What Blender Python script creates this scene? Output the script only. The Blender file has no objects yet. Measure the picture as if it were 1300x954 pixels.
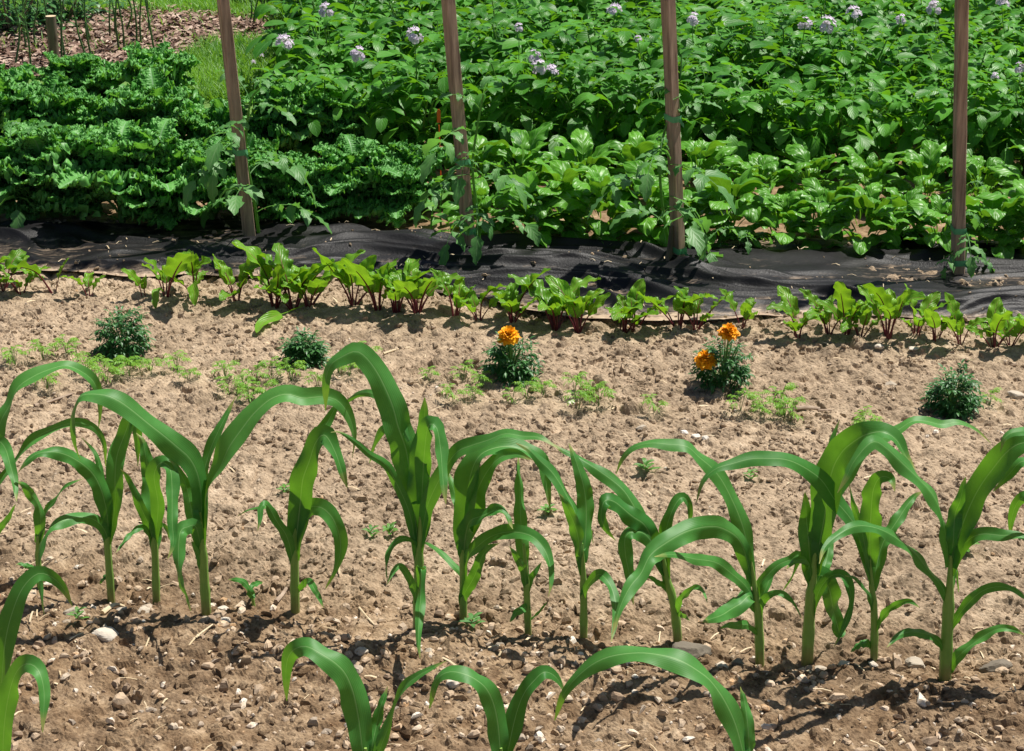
import bpy, math, random
import numpy as np
from mathutils import Vector

rng = np.random.default_rng(11)
random.seed(11)
PI = math.pi
scene = bpy.context.scene
COL = scene.collection
R = math.radians

# ------------------------------------------------------------------ camera
W, H, F = 1300.0, 954.0, 2400.0
CAMH = 1.7
PITCH = math.atan((477 + 450) / F)
cp, sp = math.cos(PITCH), math.sin(PITCH)


def ray(px, py):
    a, b = px - W / 2, H / 2 - py
    return np.array([a, cp * F + sp * b, -sp * F + cp * b])


def ground(px, py, z=0.0):
    d = ray(px, py)
    t = (z - CAMH) / d[2]
    return np.array([0, 0, CAMH]) + d * t


def onplane(px, py, Y):
    d = ray(px, py)
    return np.array([0, 0, CAMH]) + d * (Y / d[1])


cam = bpy.data.cameras.new('camera')
cam.sensor_width = 36
cam.lens = F / W * 36
cam.clip_end = 2000
camo = bpy.data.objects.new('camera', cam)
camo.location = (0, 0, CAMH)
camo.rotation_euler = (PI / 2 - PITCH, 0, 0)
COL.objects.link(camo)
scene.camera = camo

# ------------------------------------------------------------------ light
SUN_EL, SUN_AZ = 65.0, math.atan2(0.80, 0.60)      # azimuth from +Y towards +X
w = bpy.data.worlds.new('World')
scene.world = w
w.use_nodes = True
nt = w.node_tree
sky = nt.nodes.new('ShaderNodeTexSky')
sky.sky_type = 'NISHITA'
sky.sun_disc = False
sky.sun_elevation = R(SUN_EL)
sky.sun_rotation = SUN_AZ
bg = nt.nodes['Background']
bg.inputs['Strength'].default_value = 0.05
nt.links.new(sky.outputs[0], bg.inputs[0])
sl = bpy.data.lights.new('sun', 'SUN')
sl.energy = 5.0
sl.angle = R(0.53)
sl.color = (1.0, 0.955, 0.88)
so = bpy.data.objects.new('sun', sl)
sd = Vector((math.cos(R(SUN_EL)) * math.sin(SUN_AZ), math.cos(R(SUN_EL)) * math.cos(SUN_AZ), math.sin(R(SUN_EL))))
so.rotation_euler = sd.to_track_quat('Z', 'Y').to_euler()
so.location = (3, 2, 6)
COL.objects.link(so)
scene.view_settings.view_transform = 'Standard'
scene.view_settings.look = 'None'
scene.view_settings.exposure = 0.55
scene.view_settings.gamma = 1
scene.cycles.max_bounces = 8
scene.cycles.transmission_bounces = 6
scene.cycles.diffuse_bounces = 2


# ------------------------------------------------------------------ noise
def vnoise(x, y, seed):
    x = np.asarray(x, float); y = np.asarray(y, float)
    xi = np.floor(x).astype(np.int64); yi = np.floor(y).astype(np.int64)
    fx = x - xi; fy = y - yi
    fx = fx * fx * (3 - 2 * fx); fy = fy * fy * (3 - 2 * fy)

    def h(a, b):
        n = (a * 374761393 + b * 668265263 + seed * 974711) & 0x7fffffff
        n = ((n ^ (n >> 13)) * 1274126177) & 0x7fffffff
        n = n ^ (n >> 16)
        return (n & 0xffff) / 32767.5 - 1
    a = h(xi, yi); b = h(xi + 1, yi); c = h(xi, yi + 1); d = h(xi + 1, yi + 1)
    return (a * (1 - fx) + b * fx) * (1 - fy) + (c * (1 - fx) + d * fx) * fy


def fbm(x, y, seed, o=3):
    s = 0; a = 1
    for k in range(o):
        s = s + a * vnoise(x * 2 ** k, y * 2 ** k, seed + k); a *= .5
    return s


# ------------------------------------------------------------------ mesh builder
class MB:
    def __init__(s):
        s.v = []; s.q = []; s.t = []; s.uv = []; s.r = []; s.n = 0

    def add(s, V, Q=None, T=None, UV=None, rnd=0.5):
        V = np.asarray(V, float); n = len(V)
        s.v.append(V)
        if Q is not None and len(Q): s.q.append(np.asarray(Q, int) + s.n)
        if T is not None and len(T): s.t.append(np.asarray(T, int) + s.n)
        s.uv.append(np.zeros((n, 2)) + .5 if UV is None else UV)
        s.r.append(np.full(n, rnd) if np.isscalar(rnd) else rnd)
        s.n += n

    def build(s, name, mat, parent=None, smooth=True):
        me = bpy.data.meshes.new(name)
        V = np.concatenate(s.v); UV = np.concatenate(s.uv); r = np.concatenate(s.r)
        Q = np.concatenate(s.q) if s.q else np.zeros((0, 4), int)
        T = np.concatenate(s.t) if s.t else np.zeros((0, 3), int)
        loops = np.concatenate([Q.ravel(), T.ravel()]).astype(np.int32)
        tot = np.concatenate([np.full(len(Q), 4), np.full(len(T), 3)]).astype(np.int32)
        st = np.concatenate([[0], np.cumsum(tot)[:-1]]).astype(np.int32)
        me.vertices.add(len(V)); me.vertices.foreach_set('co', V.astype(np.float32).ravel())
        me.loops.add(len(loops)); me.loops.foreach_set('vertex_index', loops)
        me.polygons.add(len(tot)); me.polygons.foreach_set('loop_start', st)
        me.polygons.foreach_set('loop_total', tot)
        me.update(calc_edges=True)
        me.polygons.foreach_set('use_smooth', np.full(len(tot), bool(smooth)))
        ul = me.uv_layers.new(name='UVMap')
        ul.data.foreach_set('uv', UV[loops].astype(np.float32).ravel())
        at = me.attributes.new('rnd', 'FLOAT', 'POINT')
        at.data.foreach_set('value', r.astype(np.float32))
        me.materials.append(mat)
        me.validate()
        return link(name, me, parent)


def link(name, me, parent=None):
    o = bpy.data.objects.new(name, me)
    COL.objects.link(o)
    if parent is not None: o.parent = parent
    return o


def empty(name, loc, rz=0.0):
    o = bpy.data.objects.new(name, None)
    o.empty_display_size = .05
    COL.objects.link(o)
    o.location = [float(c) for c in loc]
    o.rotation_euler = (0, 0, rz)
    return o


def tag(o, label=None, cat=None, group=None, kind=None):
    if label: o['label'] = label
    if cat: o['category'] = cat
    if group: o['group'] = group
    if kind: o['kind'] = kind
    return o


def copyobj(src, parent):
    o = src.copy(); COL.objects.link(o); o.parent = parent
    return o


def gq(nu, nv):
    i = np.arange(nu - 1)[:, None] * nv + np.arange(nv - 1)[None, :]
    i = i.ravel()
    return np.stack([i, i + 1, i + nv + 1, i + nv], 1)


def norm(a):
    return a / (np.linalg.norm(a, axis=-1, keepdims=True) + 1e-12)


def catmull(P, n):
    P = np.asarray(P, float)
    P = np.concatenate([[2 * P[0] - P[1]], P, [2 * P[-1] - P[-2]]])
    seg = np.linalg.norm(np.diff(P[1:-1], axis=0), axis=1)
    cum = np.concatenate([[0], np.cumsum(seg)])
    s = np.linspace(0, cum[-1], n)
    k = np.clip(np.searchsorted(cum, s, side='right') - 1, 0, len(seg) - 1)
    t = ((s - cum[k]) / (seg[k] + 1e-9))[:, None]
    p0, p1, p2, p3 = P[k], P[k + 1], P[k + 2], P[k + 3]
    return .5 * (2 * p1 + (p2 - p0) * t + (2 * p0 - 5 * p1 + 4 * p2 - p3) * t ** 2 + (3 * p1 - p0 - 3 * p2 + p3) * t ** 3)


def add_blade(mb, P, Wv, hw, na=4, fold=.15, ruf=0., rufn=4., ph=0., rnd=.5, puck=0., inpl=0.):
    """a leaf surface swept along the spine P with half widths hw; u across, v along"""
    n = len(P)
    T = norm(np.gradient(P, axis=0)); Wv = norm(Wv - T * np.sum(T * Wv, 1, keepdims=True))
    N = np.cross(T, Wv)
    u = np.linspace(-1, 1, na + 1)
    t = np.linspace(0, 1, n)
    hwu = hw[:, None] * np.ones(na + 1)
    if inpl: hwu = hwu * (1 + inpl * np.abs(u)[None] * np.sin(2 * PI * rufn * 1.7 * t[:, None] + np.sign(u)[None] * 1.3 + ph))
    off = fold * hw[:, None] * np.abs(u)[None]
    if ruf:
        off = off + ruf * (np.abs(u)[None] ** 1.6) * np.sin(2 * PI * rufn * t[:, None] + ph + 1.9 * np.sign(u)[None]) * np.clip(hw / hw.max(), 0, 1)[:, None]
    if puck:
        uu = u[None] * 3.1 + ph * 3; tt = t[:, None] * 7 + ph * 5
        off = off + puck * vnoise(uu + np.abs(u)[None] * 0, tt - np.abs(u)[None] * 2, 3) * (.3 + np.abs(u)[None])
    V = P[:, None, :] + Wv[:, None, :] * (hwu * u[None])[:, :, None] + N[:, None, :] * off[:, :, None]
    UV = np.stack([np.broadcast_to((u + 1) / 2, (n, na + 1)), np.broadcast_to(t[:, None], (n, na + 1))], 2)
    mb.add(V.reshape(-1, 3), gq(n, na + 1), UV=UV.reshape(-1, 2), rnd=rnd)


def add_tube(mb, P, r, k=6, rnd=.5, cap=True):
    P = np.asarray(P, float); n = len(P)
    r = np.full(n, r) if np.isscalar(r) else np.asarray(r)
    T = norm(np.gradient(P, axis=0))
    ref = np.where(np.abs(T[:, 2:3]) > .9, np.array([[1., 0, 0]]), np.array([[0, 0, 1.]]))
    ref = ref[n // 2][None] * np.ones((n, 1))
    A = norm(np.cross(T, ref)); B = np.cross(T, A)
    th = np.linspace(0, 2 * PI, k + 1)
    V = P[:, None] + r[:, None, None] * (A[:, None] * np.cos(th)[None, :, None] + B[:, None] * np.sin(th)[None, :, None])
    UV = np.stack(np.broadcast_arrays((th / (2 * PI))[None], np.linspace(0, 1, n)[:, None]), 2)
    mb.add(V.reshape(-1, 3), gq(n, k + 1), UV=UV.reshape(-1, 2), rnd=rnd)
    if cap:
        for idx in (0, n - 1):
            c = np.concatenate([P[idx:idx + 1], V[idx, :k]])
            T3 = [[0, i + 1, (i + 1) % k + 1] for i in range(k)]
            mb.add(c, T=T3, UV=np.full((k + 1, 2), .5), rnd=rnd)


def spine(L, e0, e1, n, pw=1.0):
    t = np.linspace(0, 1, n)
    e = np.radians(e0 + (e1 - e0) * t ** pw)
    tm = (t[1:] + t[:-1]) / 2
    em = np.radians(e0 + (e1 - e0) * tm ** pw)
    r = np.concatenate([[0], np.cumsum(np.cos(em))]) * L / (n - 1)
    z = np.concatenate([[0], np.cumsum(np.sin(em))]) * L / (n - 1)
    return r, z


SH = {
    'oval': lambda t: np.clip(t, 0, 1) ** .55 * np.clip(1 - t, 0, 1) ** .6 * 1.75,
    'ovate': lambda t: np.clip(t, 0, 1) ** .38 * np.clip(1 - t, 0, 1) ** .62 * 1.62,
    'round': lambda t: np.sin(PI * np.clip(t, 0, 1) ** .85) ** .6,
    'lance': lambda t: np.clip(t, 0, 1) ** .6 * np.clip(1 - t, 0, 1) ** .9 * 2.25,
}


def leaf_at(mb, base, az, L, wd, e0, e1, shape='oval', nl=8, na=4, roll=0., bend=0., **kw):
    r, z = spine(L, e0, e1, nl)
    t = np.linspace(0, 1, nl)
    a = az + bend * t
    base = np.asarray(base, float)
    dr = np.diff(r, prepend=0); dz = z
    X = np.cumsum(dr * np.cos(a)); Y = np.cumsum(dr * np.sin(a))
    P = base + np.stack([X, Y, dz], 1)
    Wh = np.stack([-np.sin(a), np.cos(a), np.zeros(nl)], 1)
    T = norm(np.gradient(P, axis=0))
    N = np.cross(T, Wh)
    Wv = Wh * math.cos(roll) + N * math.sin(roll)
    hw = np.maximum(SH[shape](t) * wd / 2, .0004)
    add_blade(mb, P, Wv, hw, na, **kw)
    return P


def compound(mb, base, az, L, e0, e1, npair, ll, lw, shape='oval', nl=6, na=4, terminal=1.25, start=.3, rib=.0016, **kw):
    r, z = spine(L, e0, e1, 10)
    P = np.asarray(base, float) + np.stack([r * math.cos(az), r * math.sin(az), z], 1)
    T = norm(np.gradient(P, axis=0))
    Wh = np.array([[-math.sin(az), math.cos(az), 0]]) * np.ones((10, 1))
    rv = kw.pop('rnd', .5)
    add_blade(mb, P, Wh, np.linspace(rib * 1.4, rib * .7, 10), 2, fold=.8, rnd=rv)
    for i in range(npair):
        f = start + (1 - start) * (i / npair)
        k = f * 9; j = int(k); q = P[j] + (P[min(j + 1, 9)] - P[j]) * (k - j)
        el = math.degrees(math.asin(np.clip(T[j][2], -1, 1)))
        s = (.7 + .5 * i / max(npair - 1, 1)) * rng.uniform(.85, 1.12)
        for sg in (-1, 1):
            leaf_at(mb, q, az + sg * R(rng.uniform(55, 80)), ll * s, lw * s, el * .4 + rng.uniform(-10, 25), el * .4 - rng.uniform(25, 85),
                    shape, nl, na, roll=sg * R(rng.uniform(-38, 20)), rnd=rv + rng.uniform(-.06, .06), ph=rng.uniform(0, 6), **kw)
    el = math.degrees(math.asin(np.clip(T[-1][2], -1, 1)))
    leaf_at(mb, P[-1], az + R(rng.uniform(-10, 10)), ll * terminal, lw * terminal, el, el - rng.uniform(15, 50), shape, nl, na,
            roll=R(rng.uniform(-20, 20)), rnd=rv, ph=rng.uniform(0, 6), **kw)


# ------------------------------------------------------------------ materials
def new_mat(name):
    m = bpy.data.materials.new(name); m.use_nodes = True
    n = m.node_tree.nodes; l = m.node_tree.links
    p = n['Principled BSDF']
    return m, n, l, p


def math_node(n, l, op, a, b=None):
    x = n.new('ShaderNodeMath'); x.operation = op
    for i, s in enumerate((a, b)):
        if s is None: continue
        if isinstance(s, (int, float)): x.inputs[i].default_value = s
        else: l.new(s, x.inputs[i])
    return x.outputs[0]


def mix_rgb(n, l, fac, a, b, mode='MIX'):
    x = n.new('ShaderNodeMix'); x.data_type = 'RGBA'; x.blend_type = mode
    for s, k in ((fac, 0), (a, 6), (b, 7)):
        if isinstance(s, (int, float)): x.inputs[k].default_value = s
        elif isinstance(s, tuple): x.inputs[k].default_value = (*s, 1)
        else: l.new(s, x.inputs[k])
    return x.outputs[2]


def ramp(n, l, fac, stops):
    x = n.new('ShaderNodeValToRGB')
    e = x.color_ramp.elements
    while len(e) < len(stops): e.new(.5)
    for k, (p, c) in enumerate(stops):
        e[k].position = p; e[k].color = (*c, 1) if len(c) == 3 else c
    l.new(fac, x.inputs[0])
    return x.outputs[0]


def noise(n, l, scale, detail=3, vec=None, rough=.55):
    x = n.new('ShaderNodeTexNoise'); x.inputs['Scale'].default_value = scale
    x.inputs['Detail'].default_value = detail; x.inputs['Roughness'].default_value = rough
    if vec is not None: l.new(vec, x.inputs['Vector'])
    return x.outputs['Fac']


def bump(n, l, h, strength=.3, dist=.002):
    x = n.new('ShaderNodeBump'); x.inputs['Strength'].default_value = strength
    x.inputs['Distance'].default_value = dist
    l.new(h, x.inputs['Height'])
    return x.outputs[0]


def leaf_mat(name, c0, c1, tc, tf=.38, rough=.42, spec=.5, midrib=None, midw=.03, veins=0., vstr=.5, par=False, ncol=.35, tip=0):
    """c0..c1: the leaf's own colours, tc: the colour light takes passing through it"""
    m, n, l, p = new_mat(name)
    at = n.new('ShaderNodeAttribute'); at.attribute_name = 'rnd'
    oi = n.new('ShaderNodeObjectInfo')
    geo = n.new('ShaderNodeTexCoord')
    f = math_node(n, l, 'ADD', at.outputs['Fac'], math_node(n, l, 'MULTIPLY', math_node(n, l, 'SUBTRACT', oi.outputs['Random'], .5), .35))
    nz = noise(n, l, 45, 3, geo.outputs['Object'])
    f = math_node(n, l, 'ADD', f, math_node(n, l, 'MULTIPLY', math_node(n, l, 'SUBTRACT', nz, .5), ncol * 2))
    cl = n.new('ShaderNodeClamp'); l.new(f, cl.inputs[0]); f = cl.outputs[0]
    col = mix_rgb(n, l, f, c0, c1)
    tcol = mix_rgb(n, l, f, tuple(x * .75 for x in tc), tuple(x * 1.15 for x in tc))
    uv = n.new('ShaderNodeUVMap'); uv.uv_map = 'UVMap'
    sx = n.new('ShaderNodeSeparateXYZ'); l.new(uv.outputs[0], sx.inputs[0])
    au = math_node(n, l, 'ABSOLUTE', math_node(n, l, 'SUBTRACT', sx.outputs[0], .5))
    hb = None
    if midrib:
        g = math_node(n, l, 'MULTIPLY', math_node(n, l, 'SUBTRACT', midw, au), 1.0 / midw)
        c2 = n.new('ShaderNodeClamp'); l.new(g, c2.inputs[0])
        g = math_node(n, l, 'MULTIPLY', c2.outputs[0], .8)
        col = mix_rgb(n, l, g, col, midrib)
    if veins:
        if par:
            s = math_node(n, l, 'SINE', math_node(n, l, 'MULTIPLY', sx.outputs[0], veins))
        else:
            k = math_node(n, l, 'SUBTRACT', math_node(n, l, 'MULTIPLY', sx.outputs[1], veins), math_node(n, l, 'MULTIPLY', au, veins * .9))
            s = math_node(n, l, 'POWER', math_node(n, l, 'ABSOLUTE', math_node(n, l, 'SINE', k)), .6)
            vv = math_node(n, l, 'MULTIPLY', math_node(n, l, 'LESS_THAN', s, .35), .35)
            col = mix_rgb(n, l, vv, col, midrib or tuple(x * 1.6 for x in c1))
        hb = s
    if tip == 2:
        bs_ = ramp(n, l, math_node(n, l, 'ADD', sx.outputs[1], math_node(n, l, 'MULTIPLY', math_node(n, l, 'SUBTRACT', nz, .5), .2)), [(.10, (1, 1, 1)), (.26, (0, 0, 0))])
        col = mix_rgb(n, l, math_node(n, l, 'MULTIPLY', bs_, .75), col, (.26, .16, .09))
    if tip == 1:
        tv = math_node(n, l, 'ADD', sx.outputs[1], math_node(n, l, 'MULTIPLY', math_node(n, l, 'SUBTRACT', nz, .5), .12))
        tm = ramp(n, l, tv, [(.90, (0, 0, 0)), (.97, (.75, .75, .75))])
        col = mix_rgb(n, l, tm, col, (.34, .30, .10))
        sp2 = ramp(n, l, noise(n, l, 160, 4, geo.outputs['Object'], .7), [(.66, (0, 0, 0)), (.74, (.55, .55, .55))])
        col = mix_rgb(n, l, sp2, col, (.20, .24, .08))
    l.new(col, p.inputs['Base Color'])
    p.inputs['Roughness'].default_value = rough
    p.inputs['Specular IOR Level'].default_value = spec
    tr = n.new('ShaderNodeBsdfTranslucent'); l.new(tcol, tr.inputs['Color'])
    if hb is not None:
        nb = bump(n, l, hb, vstr, .0012)
        l.new(nb, p.inputs['Normal'])
    mx = n.new('ShaderNodeMixShader'); mx.inputs[0].default_value = tf
    l.new(p.outputs[0], mx.inputs[1]); l.new(tr.outputs[0], mx.inputs[2])
    l.new(mx.outputs[0], n['Material Output'].inputs['Surface'])
    return m


def flat_mat(name, stops, rough=.6, scale=30, bs=.2, attr=False, spec=.4):
    m, n, l, p = new_mat(name)
    tc = n.new('ShaderNodeTexCoord')
    nz = noise(n, l, scale, 4, tc.outputs['Object'])
    f = nz
    if attr:
        at = n.new('ShaderNodeAttribute'); at.attribute_name = 'rnd'
        f = math_node(n, l, 'ADD', math_node(n, l, 'MULTIPLY', math_node(n, l, 'SUBTRACT', nz, .5), .3), at.outputs['Fac'])
    l.new(ramp(n, l, f, stops), p.inputs['Base Color'])
    p.inputs['Roughness'].default_value = rough
    p.inputs['Specular IOR Level'].default_value = spec
    if bs:
        l.new(bump(n, l, noise(n, l, scale * 6, 3, tc.outputs['Object']), bs, .002), p.inputs['Normal'])
    return m


M = {}
M['corn'] = leaf_mat('corn leaf', (.030, .15, .026), (.075, .25, .055), (.27, .64, .025), .24, .45, .22, midrib=(.28, .46, .18), midw=.03, veins=90, vstr=.10, par=True, ncol=.35, tip=1)
M['corn_stem'] = leaf_mat('corn stalk', (.17, .35, .06), (.32, .50, .11), (.35, .55, .05), .15, .42, .4, veins=60, par=True, vstr=.2, tip=2)
M['beet'] = leaf_mat('beet leaf', (.06, .19, .010), (.16, .37, .026), (.34, .64, .02), .30, .36, .24, midrib=(.30, .16, .10), midw=.03, veins=22, vstr=.7)
M['beet_stalk'] = flat_mat('beet stalk red', [(.3, (.09, .010, .018)), (.7, (.17, .025, .035))], .4, 40, 0)
M['spinach'] = leaf_mat('spinach leaf', (.045, .18, .010), (.125, .35, .026), (.27, .60, .025), .23, .38, .24, midrib=(.25, .42, .14), midw=.03, veins=20, vstr=.6)
M['kale'] = leaf_mat('kale leaf', (.05, .21, .032), (.20, .48, .125), (.24, .62, .05), .27, .42, .2, midrib=(.32, .48, .28), midw=.035, ncol=.5)
M['potato'] = leaf_mat('potato leaf', (.028, .13, .010), (.10, .31, .032), (.24, .60, .02), .27, .40, .2, midrib=(.12, .28, .08), midw=.05, veins=16, vstr=.4)
M['tomato'] = leaf_mat('tomato leaf', (.06, .20, .045), (.13, .32, .08), (.2, .5, .06), .34, .48, .4, midrib=(.2, .34, .14), midw=.05, veins=14, vstr=.5)
M['pepper'] = leaf_mat('pepper leaf', (.06, .20, .03), (.13, .32, .05), (.28, .6, .05), .36, .4, .5, midrib=(.22, .38, .12), midw=.04, veins=14, vstr=.4)
M['marigold'] = leaf_mat('marigold leaf', (.026, .11, .022), (.07, .21, .05), (.06, .24, .05), .25, .45, .45)
M['carrot'] = leaf_mat('carrot leaf', (.13, .32, .025), (.22, .44, .05), (.35, .62, .05), .4, .5, .35)
M['grass'] = leaf_mat('grass blade', (.06, .20, .015), (.16, .34, .035), (.26, .52, .03), .35, .45, .4)
M['stem'] = flat_mat('green stem', [(.3, (.07, .18, .03)), (.7, (.14, .28, .06))], .5, 30, 0)
M['weedstem'] = flat_mat('asparagus stem', [(.3, (.03, .08, .025)), (.7, (.07, .15, .04))], .5, 20, 0)
M['petal'] = leaf_mat('marigold petal', (.95, .32, .005), (1, .58, .02), (1, .55, .01), .3, .55, .3)
M['pot_fl'] = leaf_mat('potato petal', (.64, .54, .68), (.82, .74, .84), (.8, .7, .8), .3, .6, .3)
M['yellow'] = flat_mat('anther yellow', [(.3, (.7, .42, .03)), (.7, (.85, .55, .05))], .6)
M['stake'] = None
M['tie'] = flat_mat('green tie tape', [(.3, (.07, .30, .12)), (.7, (.14, .42, .20))], .4)
M['tag'] = flat_mat('orange plastic', [(.3, (.75, .10, .015)), (.7, (.85, .16, .02))], .4)
M['pebble'] = flat_mat('pebble', [(.0, (.22, .15, .10)), (.3, (.38, .28, .19)), (.5, (.46, .34, .23)), (.68, (.32, .26, .20)), (.8, (.58, .47, .35)), (.9, (.46, .28, .14)), (1, (.68, .60, .50))], .9, 60, .4, True, .25)
M['rock'] = flat_mat('stone', [(.0, (.10, .085, .065)), (.45, (.30, .25, .19)), (.75, (.50, .43, .34)), (1, (.70, .65, .58))], .9, 25, .6, True, .25)
M['straw'] = flat_mat('straw', [(.3, (.45, .34, .19)), (.7, (.68, .56, .38))], .7, 30, .2)
M['twig'] = flat_mat('twig', [(.3, (.22, .15, .10)), (.7, (.40, .31, .23))], .8, 30, .4)
M['chips'] = flat_mat('leaf litter', [(.0, (.08, .045, .032)), (.35, (.18, .108, .078)), (.65, (.30, .20, .15)), (1, (.50, .38, .30))], .85, 30, .3, True, .25)


def soil_mat():
    m, n, l, p = new_mat('garden soil')
    tc = n.new('ShaderNodeTexCoord'); V = tc.outputs['Object']
    big = noise(n, l, 2.2, 4, V)
    mid = noise(n, l, 24, 4, V, .65)
    fin = noise(n, l, 190, 3, V, .7)
    at = n.new('ShaderNodeAttribute'); at.attribute_name = 'rnd'      # moist turned soil along the front, painted canopy shade at the back
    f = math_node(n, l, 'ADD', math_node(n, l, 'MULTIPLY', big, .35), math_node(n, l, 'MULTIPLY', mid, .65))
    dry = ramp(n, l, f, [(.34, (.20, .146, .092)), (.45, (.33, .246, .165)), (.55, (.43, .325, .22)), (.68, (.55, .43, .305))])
    wet_shade = ramp(n, l, f, [(.34, (.10, .06, .032)), (.46, (.19, .12, .066)), (.56, (.30, .205, .12)), (.68, (.48, .35, .225))])
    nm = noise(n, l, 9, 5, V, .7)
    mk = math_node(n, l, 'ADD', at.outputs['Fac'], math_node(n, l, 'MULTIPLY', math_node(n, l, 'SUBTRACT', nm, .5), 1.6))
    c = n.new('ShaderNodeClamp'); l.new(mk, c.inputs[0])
    col = mix_rgb(n, l, c.outputs[0], dry, wet_shade)
    sp_ = ramp(n, l, fin, [(.30, (.62, .60, .58)), (.5, (1, 1, 1)), (.72, (1.25, 1.25, 1.25))])
    col = mix_rgb(n, l, 1.0, col, sp_, 'MULTIPLY')
    l.new(col, p.inputs['Base Color'])
    p.inputs['Roughness'].default_value = .95
    p.inputs['Specular IOR Level'].default_value = .15
    l.new(bump(n, l, noise(n, l, 420, 4, V, .7), .8, .004), p.inputs['Normal'])
    return m


def fabric_mat():
    m, n, l, p = new_mat('black weed fabric')
    tc = n.new('ShaderNodeTexCoord'); V = tc.outputs['Object']
    uv = n.new('ShaderNodeUVMap'); uv.uv_map = 'UVMap'
    mp = n.new('ShaderNodeMapping'); mp.inputs['Scale'].default_value = (3.5, 20, 1); mp.inputs['Rotation'].default_value = (0, 0, R(12))
    l.new(V, mp.inputs[0])
    d = noise(n, l, 2.4, 6, mp.outputs[0], .68)
    d2 = noise(n, l, 30, 4, V, .7)
    at = n.new('ShaderNodeAttribute'); at.attribute_name = 'rnd'      # hollows where soil has washed in
    f = math_node(n, l, 'ADD', math_node(n, l, 'ADD', math_node(n, l, 'MULTIPLY', d, .75), math_node(n, l, 'MULTIPLY', d2, .3)), at.outputs['Fac'])
    dust = ramp(n, l, f, [(.60, (0, 0, 0)), (.70, (.25, .25, .25)), (.82, (1, 1, 1))])
    blk = ramp(n, l, d2, [(.3, (.004, .0038, .0042)), (.7, (.011, .0104, .0115))])
    tan_ = ramp(n, l, d2, [(.3, (.26, .18, .12)), (.7, (.50, .38, .27))])
    l.new(mix_rgb(n, l, dust, blk, tan_), p.inputs['Base Color'])
    p.inputs['Roughness'].default_value = .46
    p.inputs['Specular IOR Level'].default_value = .24
    l.new(bump(n, l, noise(n, l, 160, 4, V, .7), .5, .003), p.inputs['Normal'])
    return m


def wood_mat(name, a, b):
    m, n, l, p = new_mat(name)
    tc = n.new('ShaderNodeTexCoord'); V = tc.outputs['Object']
    mp = n.new('ShaderNodeMapping'); mp.inputs['Scale'].default_value = (90, 90, 5); l.new(V, mp.inputs[0])
    g = noise(n, l, 1, 5, mp.outputs[0], .65)
    g2 = noise(n, l, 5, 3, V)
    f = math_node(n, l, 'ADD', math_node(n, l, 'MULTIPLY', g, .75), math_node(n, l, 'MULTIPLY', g2, .25))
    c = ramp(n, l, f, [(.30, tuple(x * .8 for x in a)), (.44, tuple((x + y) * .45 for x, y in zip(a, b))), (.62, b)])
    vo = n.new('ShaderNodeTexVoronoi'); vo.inputs['Scale'].default_value = 1
    m2 = n.new('ShaderNodeMapping'); m2.inputs['Scale'].default_value = (22, 22, 7); l.new(V, m2.inputs[0]); l.new(m2.outputs[0], vo.inputs['Vector'])
    kn = ramp(n, l, vo.outputs['Distance'], [(.10, (.35, .30, .28)), (.22, (1, 1, 1))])
    c = mix_rgb(n, l, 1.0, c, kn, 'MULTIPLY')
    sz = n.new('ShaderNodeSeparateXYZ'); l.new(V, sz.inputs[0])
    soil = ramp(n, l, math_node(n, l, 'ADD', sz.outputs[2], math_node(n, l, 'MULTIPLY', math_node(n, l, 'SUBTRACT', g2, .5), .12)), [(.0, (1, 1, 1)), (.07, (0, 0, 0))])
    c = mix_rgb(n, l, math_node(n, l, 'MULTIPLY', soil, .7), c, (.30, .21, .14))
    l.new(c, p.inputs['Base Color'])
    p.inputs['Roughness'].default_value = .8
    p.inputs['Specular IOR Level'].default_value = .25
    l.new(bump(n, l, g, .5, .003), p.inputs['Normal'])
    return m


M['soil'] = soil_mat()
M['fabric'] = fabric_mat()
M['stake'] = wood_mat('weathered stake', (.14, .09, .062), (.46, .32, .23))
M['post'] = wood_mat('grey post', (.10, .075, .055), (.20, .15, .11))
M['lawn'] = flat_mat('lawn turf', [(.3, (.06, .13, .02)), (.7, (.13, .24, .04))], .9, 12, .5)
M['mulch'] = flat_mat('leaf mulch', [(.25, (.14, .085, .06)), (.5, (.28, .18, .13)), (.75, (.42, .30, .23))], .95, 30, .6)

ROW = R(-9.0)
ux = np.array([math.cos(ROW), math.sin(ROW), 0])


def grow(*a):
    """geometric growth helper"""
    s, stp, k, n = a
    out = []
    for i in range(n):
        s = s + stp; stp *= k; out.append(s)
    return np.array(out)


# ------------------------------------------------------------------ soil
STEP = .0042
xs = np.arange(-1.72, 1.72, STEP)
ys = np.arange(2.42, 5.25, STEP)
gx = grow(1.72, .012, 1.09, 96)
X = np.concatenate([-gx[::-1], xs, gx])
gyf = grow(5.25, .012, 1.045, 175)
gyb = grow(-2.42, .02, 1.10, 78)
Yv = np.concatenate([-gyb[::-1], ys, gyf])
i0, j0 = len(gx), len(gyb)
GX, GY = np.meshgrid(xs, ys, indexing='ij')
hd = fbm(GX * 2.3, GY * 2.3, 5, 2) * .010 + fbm(GX * 9, GY * 9, 9, 3) * .006
rowd = GY - (3.10 - .19 * GX)                       # distance from the corn row
hd += -.018 * np.exp(-((rowd - .03) / .11) ** 2) + .014 * np.exp(-((rowd + .16) / .10) ** 2)
hd += fbm(GX * 38, GY * 38, 21, 2) * .0035


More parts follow.
